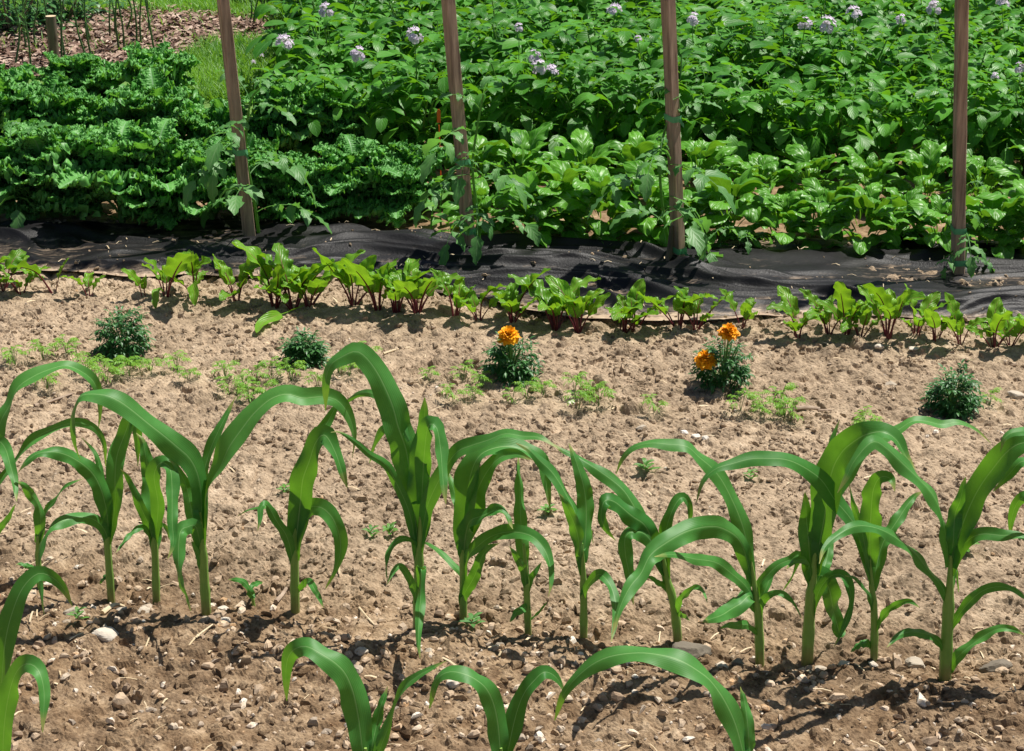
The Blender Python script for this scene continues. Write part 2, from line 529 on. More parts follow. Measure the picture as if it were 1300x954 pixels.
def stamp(n, r0, r1, pw, sel=None, sink=.35):
    r = r0 + (r1 - r0) * rng.random(n) ** pw
    cx = rng.uniform(xs[0], xs[-1], n); cy = rng.uniform(ys[0], ys[-1], n)
    for k in range(n):
        if sel is not None and rng.random() > sel(cx[k], cy[k]): continue
        rr = r[k]
        a = int((cx[k] - rr * 1.3 - xs[0]) / STEP); b = int((cx[k] + rr * 1.3 - xs[0]) / STEP) + 2
        c = int((cy[k] - rr * 1.3 - ys[0]) / STEP); d = int((cy[k] + rr * 1.3 - ys[0]) / STEP) + 2
        a = max(a, 0); c = max(c, 0)
        x = xs[a:b, None] - cx[k]; y = ys[None, c:d] - cy[k]
        if x.size == 0 or y.size == 0: continue
        th = rng.uniform(0, PI); el = rng.uniform(.65, 1.2)
        u = (x * math.cos(th) + y * math.sin(th)) / rr * el; v = (-x * math.sin(th) + y * math.cos(th)) / rr / el
        d2 = np.abs(u) ** 2.6 + np.abs(v) ** 2.6
        m = d2 < 1
        h = rr * rng.uniform(.8, 1.25) * np.clip(1 - d2, 0, 1) ** .38
        h = np.minimum(h, rr * (.75 + rng.uniform(-.7, .7) * u + rng.uniform(-.7, .7) * v))
        h = np.minimum(h, rr * (.85 + rng.uniform(-.9, .9) * u + rng.uniform(-.9, .9) * v))
        base = hd[a:b, c:d]
        b0 = np.percentile(base, 30) if base.size else 0
        new = b0 - sink * rr * .6 + h
        hd[a:b, c:d] = np.where(m, np.maximum(base, new), base)


coarse = lambda x, y: 1.0 if (y < 3.25 - .19 * x or vnoise(x * 2.5, y * 2.5, 77) > -.1) else .35
hd += np.abs(vnoise(GX * 22, GY * 22, 91)) * .010 - .004
stamp(420, .016, .040, 2.0, coarse, .45)
stamp(3200, .009, .020, 1.5, coarse, .25)
stamp(8000, .006, .011, 1.3, None, .15)
hd += rng.normal(0, .00085, hd.shape)
Z = np.zeros((len(X), len(Yv)))
FX, FY = np.meshgrid(X, Yv, indexing='ij')
near = np.exp(-np.maximum(np.abs(FX) - 3, 0) / 3) * np.exp(-np.maximum(np.abs(FY - 5) - 5, 0) / 4)
Z = (fbm(FX * 2.3, FY * 2.3, 5, 2) * .010 + fbm(FX * 9, FY * 9, 9, 3) * .006 + fbm(FX * 30, FY * 30, 21, 2) * .004) * near
Z[i0:i0 + len(xs), j0:j0 + len(ys)] = hd
wet_shade = np.clip(1.35 - (FY - (3.02 - .19 * FX)) / .24, -.4, 1.0)
wet_shade = np.where(FY > 3.02 - .19 * FX + .35, -.55, wet_shade * .8)

wet_shade = np.where(FY > 5.62 - .16 * FX, np.where(FY < 10.4, 1.3, wet_shade), wet_shade)  # darker soil colour stands in for shade beneath the rear crops


def hz(x, y):
    i = int(round((x - xs[0]) / STEP)); j = int(round((y - ys[0]) / STEP))
    if 0 <= i < len(xs) and 0 <= j < len(ys): return float(hd[i, j])
    return 0.0


mb = MB()
mb.add(np.stack([FX, FY, Z], 2).reshape(-1, 3), gq(len(X), len(Yv))[:, ::-1], rnd=wet_shade.ravel())
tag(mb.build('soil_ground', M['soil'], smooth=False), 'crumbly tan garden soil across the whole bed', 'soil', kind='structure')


# loose crumbs, chips and gravel on the soil
def pebble(mb, c, r, flat, rnd):
    n = 7
    th = np.sort(rng.uniform(0, 2 * PI, n)); ra = rng.uniform(.7, 1.1, n)
    el = rng.uniform(.6, 1.0); rot = rng.uniform(0, PI)
    x = np.cos(th) * ra; y = np.sin(th) * ra * el
    x, y = x * math.cos(rot) - y * math.sin(rot), x * math.sin(rot) + y * math.cos(rot)
    lo = np.stack([x, y, np.full(n, -.25 * flat)], 1)
    mi = np.stack([x * 1.05, y * 1.05, rng.uniform(.1, .35, n) * flat], 1)
    hi = np.stack([x * .62, y * .62, rng.uniform(.6, .95, n) * flat], 1)
    top = np.array([[0, 0, .8 * flat]])
    V = np.concatenate([lo, mi, hi, top]) * r
    tx, ty = rng.uniform(-.35, .35, 2)
    V[:, 2] += V[:, 0] * tx + V[:, 1] * ty
    Q = []; T = []
    for k in range(n):
        k2 = (k + 1) % n
        Q += [[k, k2, n + k2, n + k], [n + k, n + k2, 2 * n + k2, 2 * n + k]]
        T.append([2 * n + k, 2 * n + k2, 3 * n])
    mb.add(V + np.asarray(c), Q, T, rnd=rnd)


mb = MB()
for k in range(21000):
    x, y = rng.uniform(-1.65, 1.65), rng.uniform(2.44, 5.15)
    if fbm(x * 3, y * 3, 61, 2) < -.12 and rng.random() < .75: continue
    r = .0028 + .0095 * rng.random() ** 3.0
    if y < 3.3 - .19 * x and rng.random() < .3: r *= 1.35
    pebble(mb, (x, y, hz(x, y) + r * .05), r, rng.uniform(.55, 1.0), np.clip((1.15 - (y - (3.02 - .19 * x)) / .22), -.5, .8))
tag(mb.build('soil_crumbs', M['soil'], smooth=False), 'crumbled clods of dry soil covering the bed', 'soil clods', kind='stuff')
mb = MB()
for k in range(4600):
    if k < 2000:
        x, y = rng.uniform(-1.6, 1.6), rng.uniform(2.45, 5.1)
        r = .0022 + .0045 * rng.random() ** 2
    else:
        x = rng.uniform(-1.3, 1.3); y = rng.normal(2.85 - .19 * x, .22)
        r = .003 + .010 * rng.random() ** 2.6
    if rng.random() > .85: r *= 1.4
    pebble(mb, (x, y, hz(x, y) + r * .15), r, rng.uniform(.5, .9), rng.choice([.15, .3, .4, .5, .5, .6, .7, .8, .9, 1.0]) + rng.uniform(-.05, .05))
tag(mb.build('gravel', M['pebble'], smooth=False), 'loose crumbs and small pale stones strewn over the soil', 'gravel', kind='stuff')

# countable stones
mb = MB()
for k in range(420):
    x = rng.uniform(-1.6, 1.6); y = rng.uniform(2.45, 5.1) if k % 2 else rng.normal(2.85 - .19 * x, .25)
    a = rng.uniform(0, PI); L = rng.uniform(.006, .035); z = hz(x, y) + .004
    d = np.array([math.cos(a), math.sin(a), rng.uniform(-.2, .25)]) * L
    P0 = np.array([x, y, z]); add_blade(mb, np.array([P0, P0 + d * .5 + [0, 0, .002], P0 + d]), np.array([[-math.sin(a), math.cos(a), rng.uniform(-.4, .4)]] * 3), np.full(3, rng.uniform(.0006, .002)), 1)
tag(mb.build('plant_debris', M['straw'], smooth=False), 'bits of straw and dead plant scraps on the soil', 'plant debris', kind='stuff')

ROCKS = [  # px, py, width px, tone, flatness, label
    (135, 812, 42, .8, .55, 'pale flat tan stone lying in front of the leftmost corn plants'),
    (876, 822, 60, .12, .55, 'large dark grey rock beside the base of the leaning corn plant'),
    (92, 785, 24, .55, .6, 'grey-tan stone left of the pale flat stone'),
    (152, 770, 22, .75, .35, 'thin tan chip standing above the pale flat stone'),
    (183, 775, 22, .7, .55, 'tan stone between the two corn stem shadows at left'),
    (282, 772, 18, .85, .5, 'whitish stone right of the tallest left corn stalk'),
    (298, 838, 16, .95, .3, 'flat white chip in the soil below the small corn sprout'),
    (440, 822, 16, .75, .5, 'tan pebble below the middle of the corn row shadow'),
    (460, 845, 20, .7, .6, 'pale lump of stone above the bottom left corn leaves'),
    (634, 832, 15, .35, .7, 'blue-grey pebble in front of the middle corn plants'),
    (545, 842, 15, .6, .6, 'reddish tan pebble beside the thick hanging corn leaf'),
    (725, 515, 14, .95, .6, 'small white stone behind the corn, near carrot seedlings'),
    (868, 556, 13, .98, .6, 'white block of stone, left one of three together'),
    (883, 560, 12, .95, .6, 'white block of stone, middle one of three together'),
    (896, 565, 12, .95, .6, 'white block of stone, right one of three together'),
    (937, 835, 20, .3, .6, 'slate grey chip right of the large dark rock'),
    (915, 838, 22, .75, .5, 'flat pale pebble touching the dark rock side'),
    (1042, 842, 26, .6, .5, 'angled tan stone in front of the thick corn stalk'),
    (1072, 838, 22, .75, .5, 'rounded pale stone in front of the broad hanging corn leaf'),
    (1108, 838, 16, .8, .5, 'small pale stone at the foot of the second corn from right'),
    (1163, 838, 32, .6, .5, 'flat brownish stone left of the rightmost tall corn'),
    (1262, 840, 62, .15, .45, 'wide dark rock in shade at right under corn leaf'),
    (1130, 488, 18, .55, .5, 'brownish lump stone between marigolds at right'),
    (1116, 450, 14, .8, .5, 'small pale stone in front of the right beets'),
    (1160, 446, 14, .85, .5, 'small whitish stone below the right beet row'),
    (815, 547, 15, .6, .5, 'smooth grey stone behind the corn arch'),
    (1290, 505, 24, .7, .5, 'pale stone at the right edge near the marigold'),
]


def stone(px, py, wpx, tone, flat, label):
    g = ground(px, py); sc = wpx * g[1] / F / cp * .52
    u, v = np.meshgrid(np.linspace(0, 2 * PI, 33), np.linspace(-PI / 2, PI / 2, 19), indexing='ij')
    d = np.stack([np.cos(v) * np.cos(u), np.cos(v) * np.sin(u), np.sin(v)], 2)
    k = np.ones(d.shape[:2])
    for _ in range(14):
        nrm = norm(rng.normal(size=3)); off = rng.uniform(.55, .95)
        dp = d @ nrm
        k = np.minimum(k, np.where(dp > .05, off / np.maximum(dp, .05), 9))
    P = d * k[:, :, None] * np.array([1, rng.uniform(.65, .9), flat])
    P = P * (1 + .05 * vnoise(u * 3.2, v * 4 + px, 17) * np.cos(v) + .03 * vnoise(u * 9 * np.cos(v), v * 11 + px, 18) * np.cos(v))[:, :, None]
    m = MB(); m.add(P.reshape(-1, 3) * sc, gq(33, 19), rnd=tone)
    o = m.build('stone', M['rock'], smooth=False)
    o.location = (g[0], g[1], hz(g[0], g[1]) + sc * flat * .3); o.rotation_euler = (rng.uniform(-.2, .2), rng.uniform(-.2, .2), rng.uniform(-.5, .5))
    tag(o, label, 'stone', 'stones lying on the soil')


for a in ROCKS: stone(*a)


def stick(name, pts, r, mat, label, cat, group):
    P = np.array([np.array(ground(*q)) for q in pts]); c = P.mean(0).copy()
    for p in P: p[2] = hz(p[0], p[1]) + r * 1.1
    c[2] = 0
    P = catmull(P, 10)
    m = MB(); add_tube(m, P - c, np.linspace(r, r * .6, 10), 6)
    o = m.build(name, mat); o.location = c
    tag(o, label, cat, group)


ST = 'dry sticks and straws on the soil'
stick('twig', [(44, 519), (62, 512), (92, 502)], .004, M['twig'], 'pale dry twig behind the left corn leaves', 'twig', ST)
stick('twig', [(1003, 528), (1025, 527), (1040, 525)], .0065, M['twig'], 'stubby grey-brown stick beside carrot seedlings at right', 'twig', ST)
stick('twig', [(1038, 526), (1056, 524)], .003, M['twig'], 'thin brown twig touching the stubby stick', 'twig', ST)
stick('straw', [(234, 838), (248, 825), (271, 808)], .0022, M['straw'], 'pale straw lying right of the long leaf shadow', 'straw', ST)
stick('straw', [(180, 838), (188, 822), (193, 812)], .002, M['straw'], 'short pale straw beside the pale flat stone', 'straw', ST)
stick('straw', [(456, 770), (468, 788), (476, 797)], .0022, M['straw'], 'bent pale straw left of the tallest corn', 'straw', ST)
stick('straw', [(582, 832), (592, 820), (602, 808)], .0024, M['straw'], 'pale straw along a dark shadow below the corn', 'straw', ST)
stick('straw', [(410, 798), (428, 810)], .0018, M['straw'], 'thin straw in front of the middle left corn', 'straw', ST)
stick('twig', [(487, 452), (502, 448), (520, 444)], .0035, M['straw'], 'pale stick in front of the middle beets', 'twig', ST)
stick('straw', [(530, 481), (546, 476)], .002, M['straw'], 'tiny straw left of the carrot seedlings', 'straw', ST)
stick('twig', [(350, 762), (360, 750), (368, 740)], .005, M['twig'], 'stubby dry stick right of the small corn sprout', 'twig', ST)
stick('twig', [(130, 778), (145, 768), (156, 760)], .0055, M['straw'], 'tan wood chip above the pale flat stone', 'twig', ST)

# ------------------------------------------------------------------ weed fabric strip
fe = [(-160, 352), (0, 350), (180, 352), (330, 352), (470, 366), (600, 385), (760, 408), (900, 408), (1060, 404), (1180, 406), (1300, 412), (1460, 422)]
be = [(-160, 292), (0, 290), (180, 281), (330, 282), (430, 292), (520, 300), (640, 303), (780, 306), (900, 306), (1000, 306), (1300, 312), (1460, 318)]
A = catmull([ground(*p) for p in fe], 700); B = catmull([ground(*p) for p in be], 700)
t = np.linspace(0, 1, 230)[None, :, None]
s1 = np.linspace(0, 1, 700)
A[:, 1] += fbm(s1 * 14, s1 * 0, 3, 3) * .03; B[:, 1] += fbm(s1 * 16, s1 * 0 + 5, 4, 3) * .035
P = A[:, None] * (1 - t) + B[:, None] * t
px_, py_ = P[:, :, 0], P[:, :, 1]
la = px_ * ux[0] + py_ * ux[1]; lb = -px_ * ux[1] + py_ * ux[0]
wx = fbm(la * 1.6, lb * 1.6, 31, 2) * .22
q1 = 1.13 - np.sqrt(vnoise(la * 1.5 + 3 * wx, (lb + wx * .55 + la * .12) * 8.5, 41) ** 2 + .017)
q2 = 1.15 - np.sqrt(vnoise(la * 3.2, (lb + wx * .7 - la * .2) * 15, 42) ** 2 + .0225)
q3 = fbm(la * 2.2, lb * 4, 43, 3)
P[:, :, 2] = .012 + q1 ** 5 * .022 + q2 ** 4 * .010 + (1.1 - np.sqrt(vnoise(la * 2.0 + 5 * wx, (lb + wx * .8 + la * .08) * 24, 46) ** 2 + .01)) ** 3 * .008 + q3 * .012
P[:, :, 2] *= np.clip(np.minimum(t[:, :, 0], 1 - t[:, :, 0]) * 9, .25, 1)
P[:, :, 2] = np.maximum(P[:, :, 2], .011)
hol = np.clip((.024 - P[:, :, 2]) / .02, -.6, 1) * .16 + .22 * np.exp(-np.minimum(t[:, :, 0], 1 - t[:, :, 0]) / .07) * (1 + fbm(la * 5, lb * 5, 66, 2) * .8)
m = MB(); m.add(P.reshape(-1, 3), gq(700, 230), UV=np.stack(np.broadcast_arrays(s1[:, None] * 8, t[0, :, 0][None]), 2).reshape(-1, 2), rnd=hol.ravel())
fab = m.build('weed_fabric', M['fabric'])
mb = MB(); mc = MB()
for k in range(900):
    i = int(rng.integers(5, 695)); j = int(np.clip(rng.choice([rng.normal(.97, .05), rng.normal(.03, .05), rng.random()], p=[.5, .2, .3]), 0, 1) * 229)
    c = P[i, j] + np.array([0, 0, .003])
    if k % 2:
        a = rng.uniform(0, PI); L = rng.uniform(.006, .03); d = np.array([math.cos(a), math.sin(a), rng.uniform(-.1, .15)]) * L
        add_blade(mb, np.array([c, c + d * .5 + [0, 0, .004], c + d]), np.array([[-math.sin(a), math.cos(a), rng.uniform(-.4, .4)]] * 3), np.full(3, rng.uniform(.0006, .0016)), 1)
    else:
        pebble(mc, c - np.array([0, 0, .002]), .003 + .009 * rng.random() ** 2.5, rng.uniform(.5, .9), rng.uniform(-.5, .6))
tag(mb.build('straw_litter', M['straw'], smooth=False), 'straw and dry scraps blown onto the black weed fabric', 'straw litter', kind='stuff')
tag(mc.build('spilled_soil', M['soil'], smooth=False), 'soil crumbs spilled on the black weed fabric', 'soil crumbs', kind='stuff')
tag(fab, 'wrinkled black weed fabric strip, dusted with soil, behind the beets', 'weed fabric')

# ------------------------------------------------------------------ stakes
NEAR_STAKE = ['leftmost tall', 'second tall', 'third tall', 'rightmost tall']
STAKES = [  # base px, top px (at y=0), yaw, ties at py
    ((318, 311), (283, 0), 27, [188]),
    ((597, 326), (569, 0), 36, [200, 290]),
    ((862, 340), (848, 0), 40, [145, 315]),
    ((1216, 355), (1221, 0), 8, [288, 330]),
]
SLAB = ['brown wooden stake leaning left, leftmost of the four', 'brown wooden stake, second from left, with tomato tied to it',
        'brown wooden stake, third from left, splinted at its base', 'straight dark brown stake at right with green ties']
stake_world = []
for k, (b, tp, yaw, ties) in enumerate(STAKES):
    g = ground(*b); top = onplane(tp[0], tp[1], g[1] + .02)
    ax = norm(top - g); root = empty('wooden_stake', g, 0)
    tag(root, SLAB[k], 'stake', 'wooden tomato stakes')
    L = 1.28; hw = .0155
    n = 14; zz = np.linspace(-.1, L, n)
    c_, s_ = math.cos(R(yaw)), math.sin(R(yaw))
    ca = np.array([[-1, -1], [1, -1], [1, 1], [-1, 1]]) * hw
    ch = .0025
    oct_ = np.array([[-hw + ch, -hw], [hw - ch, -hw], [hw, -hw + ch], [hw, hw - ch], [hw - ch, hw], [-hw + ch, hw], [-hw, hw - ch], [-hw, -hw + ch]])
    prof = np.stack([oct_[:, 0] * c_ - oct_[:, 1] * s_, oct_[:, 0] * s_ + oct_[:, 1] * c_], 1)
    V = []
    for z in zz:
        wob = rng.normal(0, .0006, (8, 2))
        V.append(np.concatenate([prof + wob, np.full((8, 1), 0.)], 1) + ax * z)
    V = np.array(V).reshape(-1, 3)
    Q = [[i * 8 + j, i * 8 + (j + 1) % 8, (i + 1) * 8 + (j + 1) % 8, (i + 1) * 8 + j] for i in range(n - 1) for j in range(8)]
    V = np.concatenate([V, [ax * L]]); T = [[(n - 1) * 8 + j, (n - 1) * 8 + (j + 1) % 8, n * 8] for j in range(8)]
    m = MB(); m.add(V, Q, T); m.build('post', M['stake'], root, smooth=False)
    stake_world.append((g, ax))
    for ty in ties:
        f = (b[1] - ty) / b[1]; zt = f * np.linalg.norm(top - g)
        th = np.linspace(0, 2 * PI, 17)
        rr = hw * 1.42 if True else 0
        sq = 1 / np.maximum(np.abs(np.cos(th)), np.abs(np.sin(th))) * (hw + .0025)
        cx = sq * np.cos(th + 0); cy = sq * np.sin(th + 0)
        X2 = cx * c_ - cy * s_; Y2 = cx * s_ + cy * c_
        rows = []
        for dz in (-.0085, .0085):
            rows.append(np.stack([X2, Y2, np.zeros(17)], 1) + ax * (zt + dz) + np.array([0, 0, 1]) * (np.sin(th) * .004)[:, None])
        m = MB(); m.add(np.array(rows).reshape(-1, 3), gq(2, 17))
        # loose tail
        m.add(np.array([[.017, -.017, 0], [.030, -.03, -.012], [.030, -.029, -.024], [.017, -.016, -.012]]) + ax * zt, [[0, 1, 2, 3]])
        m.build('tie', M['tie'], root)
    if k == 2:   # a split lath beside the foot of the third stake
        P0 = np.array([[-.035, -.012, -.04], [-.030, -.012, .05], [-.026, -.010, .13]])
        m = MB(); add_tube(m, P0, np.array([.009, .009, .006]), 4)
        m.build('splint', M['post'], root, smooth=False)

# short post far left
g = ground(71, 96)
m = MB()
th = np.linspace(0, 2 * PI, 15)
prof = np.stack([np.cos(th), np.sin(th)], 1) * .022
zz = np.linspace(-.1, .25, 8)
V = np.array([np.concatenate([prof * (1 + rng.normal(0, .02, (15, 1))), np.full((15, 1), z)], 1) for z in zz])
root = empty('short_post', g)
m.add(V.reshape(-1, 3), gq(8, 15)); m.build('post_shaft', M['post'], root)
m = MB(); m.add(np.concatenate([[[0, 0, .2515]], np.concatenate([prof * .99, np.full((15, 1), .2515)], 1)]), T=[[0, i + 1, i + 2] for i in range(14)])
m.build('cut_top', M['straw'], root)
tag(root, 'short sawn grey post standing in the mulch at far left', 'post')

# ------------------------------------------------------------------ corn
G_CORN = 'young corn plants in a row'
G_FRONT = 'corn plants of the nearest row'
# style letters: a = arching (lit from above), v = upright and facing the viewer, d = hanging blade
PHI = {'a': (38, 52, 40), 'v': (14, 18, 22), 'd': (20, 30, 24), 's': (40, 30, 20)}


def corn_leaf(root, Y0, pts, wpx, st, dy, k):
    n = 52
    tw0 = wpx * Y0 / (F * cp)
    p = catmull(np.array(pts, float), n)
    t = np.linspace(0, 1, n)
    dy = dy * 1.5 + rng.uniform(-.06, .06)
    d = dy * t ** 1.3
    P = np.array([onplane(p[i, 0], p[i, 1], Y0 + d[i]) for i in range(n)])
    jit = tw0 * .16 * np.sin(t * PI) 
    P[:, 1] += jit * np.sin(t * rng.uniform(7, 13) + rng.uniform(0, 6))
    P[:, 2] += jit * .5 * np.sin(t * rng.uniform(9, 15) + rng.uniform(0, 6))
    P[:, 2] = np.maximum(P[:, 2], .012)
    T = norm(np.gradient(P, axis=0))
    vd = np.array([0, cp, -sp])
    a = norm(np.cross(T, vd[None])); 
    goes_left = p[-1, 0] < p[0, 0]
    # choose a so that on the upper side it points up
    ref = np.cross(np.array([-1., 0, 0]) if goes_left else np.array([1., 0, 0]), vd)
    if ref[2] < 0: a = -a
    b = norm(np.array([[0, 1., 0]]) - T * T[:, 1:2])
    f0, f1, f2 = PHI[st]
    ph = np.radians(np.interp(t, [0, .5, 1], [f0, f1, f2])) + np.radians(18) * np.sin(t * rng.uniform(4, 9) + rng.uniform(0, 6))
    Wv = a * np.cos(ph)[:, None] + b * np.sin(ph)[:, None]
    scale = Y0 / (F * cp) * 1.0
    tw = wpx * min(1.32, 1 / math.cos(np.radians(f1))) * scale
    tw *= .86
    prof = (.42 + .58 * np.clip(t / .32, 0, 1) ** .8) * np.clip(1 - t ** 3.2, 0, 1) ** .85
    hw = np.maximum(tw / 2 * prof, .0007)
    loc = np.array(root.location)
    m = MB()
    add_blade(m, P - loc, Wv, hw, 8, fold=rng.uniform(.1, .34), ruf=tw * rng.uniform(.08, .18), rufn=rng.uniform(2.4, 5.0), inpl=.025, ph=rng.uniform(0, 6), rnd=.5 + rng.uniform(-.25, .25))
    m.build('leaf', M['corn'], root)


def corn(base, stem, sw, leaves, label, group, sink=.03):
    g = ground(*base); g[2] = hz(g[0], g[1])
    root = empty('corn_plant', g); tag(root, label, 'corn plant', group)
    Y0 = g[1]
    pts = [base] + stem
    P = np.array([onplane(q[0], q[1], Y0) for q in pts]); P[0, 2] = g[2] - sink
    P = catmull(P, 14)
    sc = Y0 / (F * cp)
    m = MB(); r = sw * sc / 2 * np.interp(np.linspace(0, 1, 14), [0, .15, .6, 1], [1.05, .95, .85, .25])
    r[[4, 8]] *= 1.12
    add_tube(m, P - g, r, 12)
    m.build('stalk', M['corn_stem'], root)
    for k, (pts, wpx, st, dy) in enumerate(leaves):
        corn_leaf(root, Y0, pts, wpx, st, dy, k)
    return root


corn((-14, 738), [(-12, 690), (-10, 640), (-10, 600)], 12, [
    ([(-10, 650), (-8, 590), (0, 541), (13, 513), (23, 490), (42, 477), (63, 470), (84, 467), (105, 475), (119, 486), (126, 503), (127, 524), (125, 543)], 25, 'a', .10),
    ([(-22, 590), (-14, 564), (-3, 560), (8, 573), (17, 604), (21, 637)], 17, 'd', -.08),
    ([(-10, 630), (4, 605), (21, 585), (42, 559), (63, 545), (88, 537), (105, 538), (122, 547), (132, 564), (134, 592)], 14, 'a', .12),
    ([(-12, 690), (0, 672), (12, 655), (20, 640)], 10, 'v', -.03),
    ([(-10, 640), (-30, 600), (-60, 590), (-80, 620)], 22, 'a', .0)],
    'corn plant cut off by the left edge, its leaves arching in', G_CORN)
corn((50, 742), [(48, 700), (49, 670)], 9, [
    ([(48, 690), (52, 665), (49, 645), (40, 629), (31, 616), (20, 612)], 16, 'a', -.03),
    ([(51, 690), (56, 655), (69, 636), (84, 618), (108, 607)], 8, 'a', .05),
    ([(48, 735), (40, 722), (28, 716), (20, 717)], 8, 'a', -.04)],
    'small thin corn plant, smallest at the far left of the row', G_CORN)
corn((140, 750), [(137, 700), (134, 660), (134, 630)], 11, [
    ([(138, 690), (136, 650), (126, 618), (109, 595), (80, 575), (52, 574), (31, 589), (21, 603)], 21, 'a', -.06),
    ([(139, 690), (146, 640), (147, 600), (149, 578), (157, 553), (168, 527), (174, 545), (175, 592)], 27, 'v', .05),
    ([(137, 680), (136, 640), (126, 591), (118, 572), (104, 556)], 11, 'v', .02),
    ([(138, 700), (134, 676), (118, 660), (92, 657), (66, 668), (51, 696), (48, 725), (52, 758), (56, 780)], 17, 'a', -.12),
    ([(141, 738), (134, 731), (126, 742)], 8, 'a', -.03)],
    'corn plant with a broad upright leaf, third from the left', G_CORN)
corn((197, 757), [(197, 710), (195, 670), (194, 640)], 11, [
    ([(196, 700), (196, 669), (192, 627), (187, 590), (182, 562), (173, 550)], 28, 'v', .03),
    ([(196, 690), (201, 640), (196, 604), (204, 590), (215, 597), (218, 620), (219, 660), (220, 690), (213, 710)], 22, 'd', -.09),
    ([(195, 700), (190, 669), (178, 643), (168, 618), (160, 603), (153, 596)], 15, 'v', -.03),
    ([(195, 690), (182, 669), (167, 677), (147, 702)], 8, 'a', -.06),
    ([(199, 680), (205, 668), (212, 674), (215, 686)], 6, 'a', .05)],
    'dark shaded corn plant tucked behind the tall left one', G_CORN)
corn((262, 776), [(259, 730), (257, 690), (254, 650)], 14, [
    ([(256, 680), (254, 620), (243, 589), (224, 568), (203, 547), (172, 522), (151, 509), (130, 502), (103, 503), (93, 522), (91, 545), (94, 566), (102, 585)], 30, 'a', -.05),
    ([(256, 670), (257, 610), (265, 578), (277, 549), (287, 528), (298, 506)], 21, 'v', .05),
    ([(257, 690), (263, 625), (281, 592), (291, 568), (306, 545), (322, 524), (343, 507), (364, 502), (385, 508), (406, 506), (427, 509), (442, 526), (450, 553), (447, 582)], 30, 'a', .06),
    ([(256, 700), (249, 668), (238, 669), (229, 677), (226, 704), (229, 737), (236, 757), (242, 776)], 21, 'd', -.12),
    ([(256, 710), (248, 668), (241, 637), (233, 610), (222, 590), (214, 584)], 21, 'v', -.03),
    ([(258, 730), (252, 706), (243, 686)], 10, 'v', -.04)],
    'tall left corn plant with long leaves arching both ways', G_CORN)
corn((322, 762), [(320, 752)], 5, [
    ([(324, 766), (316, 747), (304, 737), (290, 736)], 10, 'a', -.03),
    ([(316, 748), (324, 742), (334, 739)], 7, 'a', .02)],
    'tiny corn sprout between the tall left corn and the next', G_CORN, .01)
corn((374, 770), [(374, 720), (375, 680), (377, 650)], 13, [
    ([(375, 710), (377, 675), (381, 640), (385, 610), (393, 585), (401, 560), (412, 552), (425, 574), (435, 602), (441, 620)], 36, 'v', -.05),
    ([(378, 690), (388, 600), (400, 560), (415, 537), (428, 515), (440, 508)], 24, 's', .06),
    ([(374, 725), (370, 704), (363, 679), (351, 660), (338, 641), (331, 646), (330, 660), (327, 674)], 15, 'd', -.04),
    ([(376, 690), (388, 648), (405, 641), (419, 652), (429, 675), (432, 698), (426, 723), (413, 748)], 24, 'd', -.03),
    ([(376, 752), (391, 739), (401, 750), (411, 772)], 10, 'd', -.07),
    ([(376, 700), (350, 650), (340, 645), (318, 647), (302, 655)], 5, 'a', .03)],
    'corn plant with a thick dark rolled top, alone left of centre', G_CORN)
corn((530, 806), [(531, 740), (533, 690), (534, 650)], 14, [
    ([(531, 690), (522, 620), (518, 587), (514, 566), (506, 540), (497, 508), (478, 474), (455, 451), (435, 455), (419, 465), (413, 488), (413, 522)], 40, 'd', .04),
    ([(531, 720), (520, 652), (499, 605), (488, 589), (469, 577), (451, 561), (432, 549), (420, 549)], 15, 'v', -.04),
    ([(533, 700), (534, 650), (534, 614), (534, 580), (537, 552), (539, 530), (539, 505)], 38, 'v', .02),
    ([(535, 640), (539, 575), (544, 538), (554, 540), (559, 570), (562, 605), (566, 640)], 26, 'd', -.10),
    ([(534, 690), (543, 640), (561, 603), (579, 578), (598, 567), (620, 557), (641, 549), (664, 554), (687, 557), (710, 571)], 22, 'a', -.04),
    ([(531, 775), (528, 757), (519, 733), (509, 719), (500, 725), (491, 742)], 11, 'd', -.05),
    ([(533, 700), (527, 687), (509, 685), (494, 699), (490, 720), (492, 740)], 8, 'a', -.05),
    ([(534, 760), (535, 722), (534, 756), (532, 787), (531, 812), (533, 836)], 15, 'd', -.13),
    ([(528, 640), (510, 575), (492, 545), (477, 559), (469, 588)], 17, 'd', .08),
    ([(520, 560), (500, 520), (478, 500), (458, 499), (440, 510), (428, 508)], 15, 'v', .12)],
    'tallest corn plant near the centre, with the highest arching leaf', G_CORN)
corn((588, 784), [(588, 735), (588, 690), (588, 660)], 11, [
    ([(587, 710), (585, 665), (580, 635), (571, 606), (566, 597)], 20, 'v', .04),
    ([(588, 700), (590, 660), (594, 633), (598, 603), (609, 580), (628, 569), (649, 567), (670, 575), (687, 590), (695, 625), (698, 645)], 36, 'a', .03),
    ([(589, 700), (602, 655), (607, 618), (628, 588), (653, 577), (676, 584)], 30, 'v', -.04),
    ([(589, 715), (590, 688), (596, 664), (610, 654), (628, 648), (641, 654), (651, 672)], 20, 'a', -.07),
    ([(589, 740), (594, 708), (605, 695), (624, 681), (648, 676), (674, 681), (690, 696), (698, 716), (699, 740), (696, 758)], 19, 'a', -.11),
    ([(588, 770), (588, 757), (600, 736), (612, 709), (622, 695), (634, 690)], 19, 'v', -.05),
    ([(587, 738), (585, 728), (566, 708), (545, 691), (534, 690)], 9, 'a', .04),
    ([(588, 690), (592, 620), (596, 592), (599, 576)], 10, 'v', .05)],
    'corn plant right of the tallest, two leaves arching right', G_CORN)
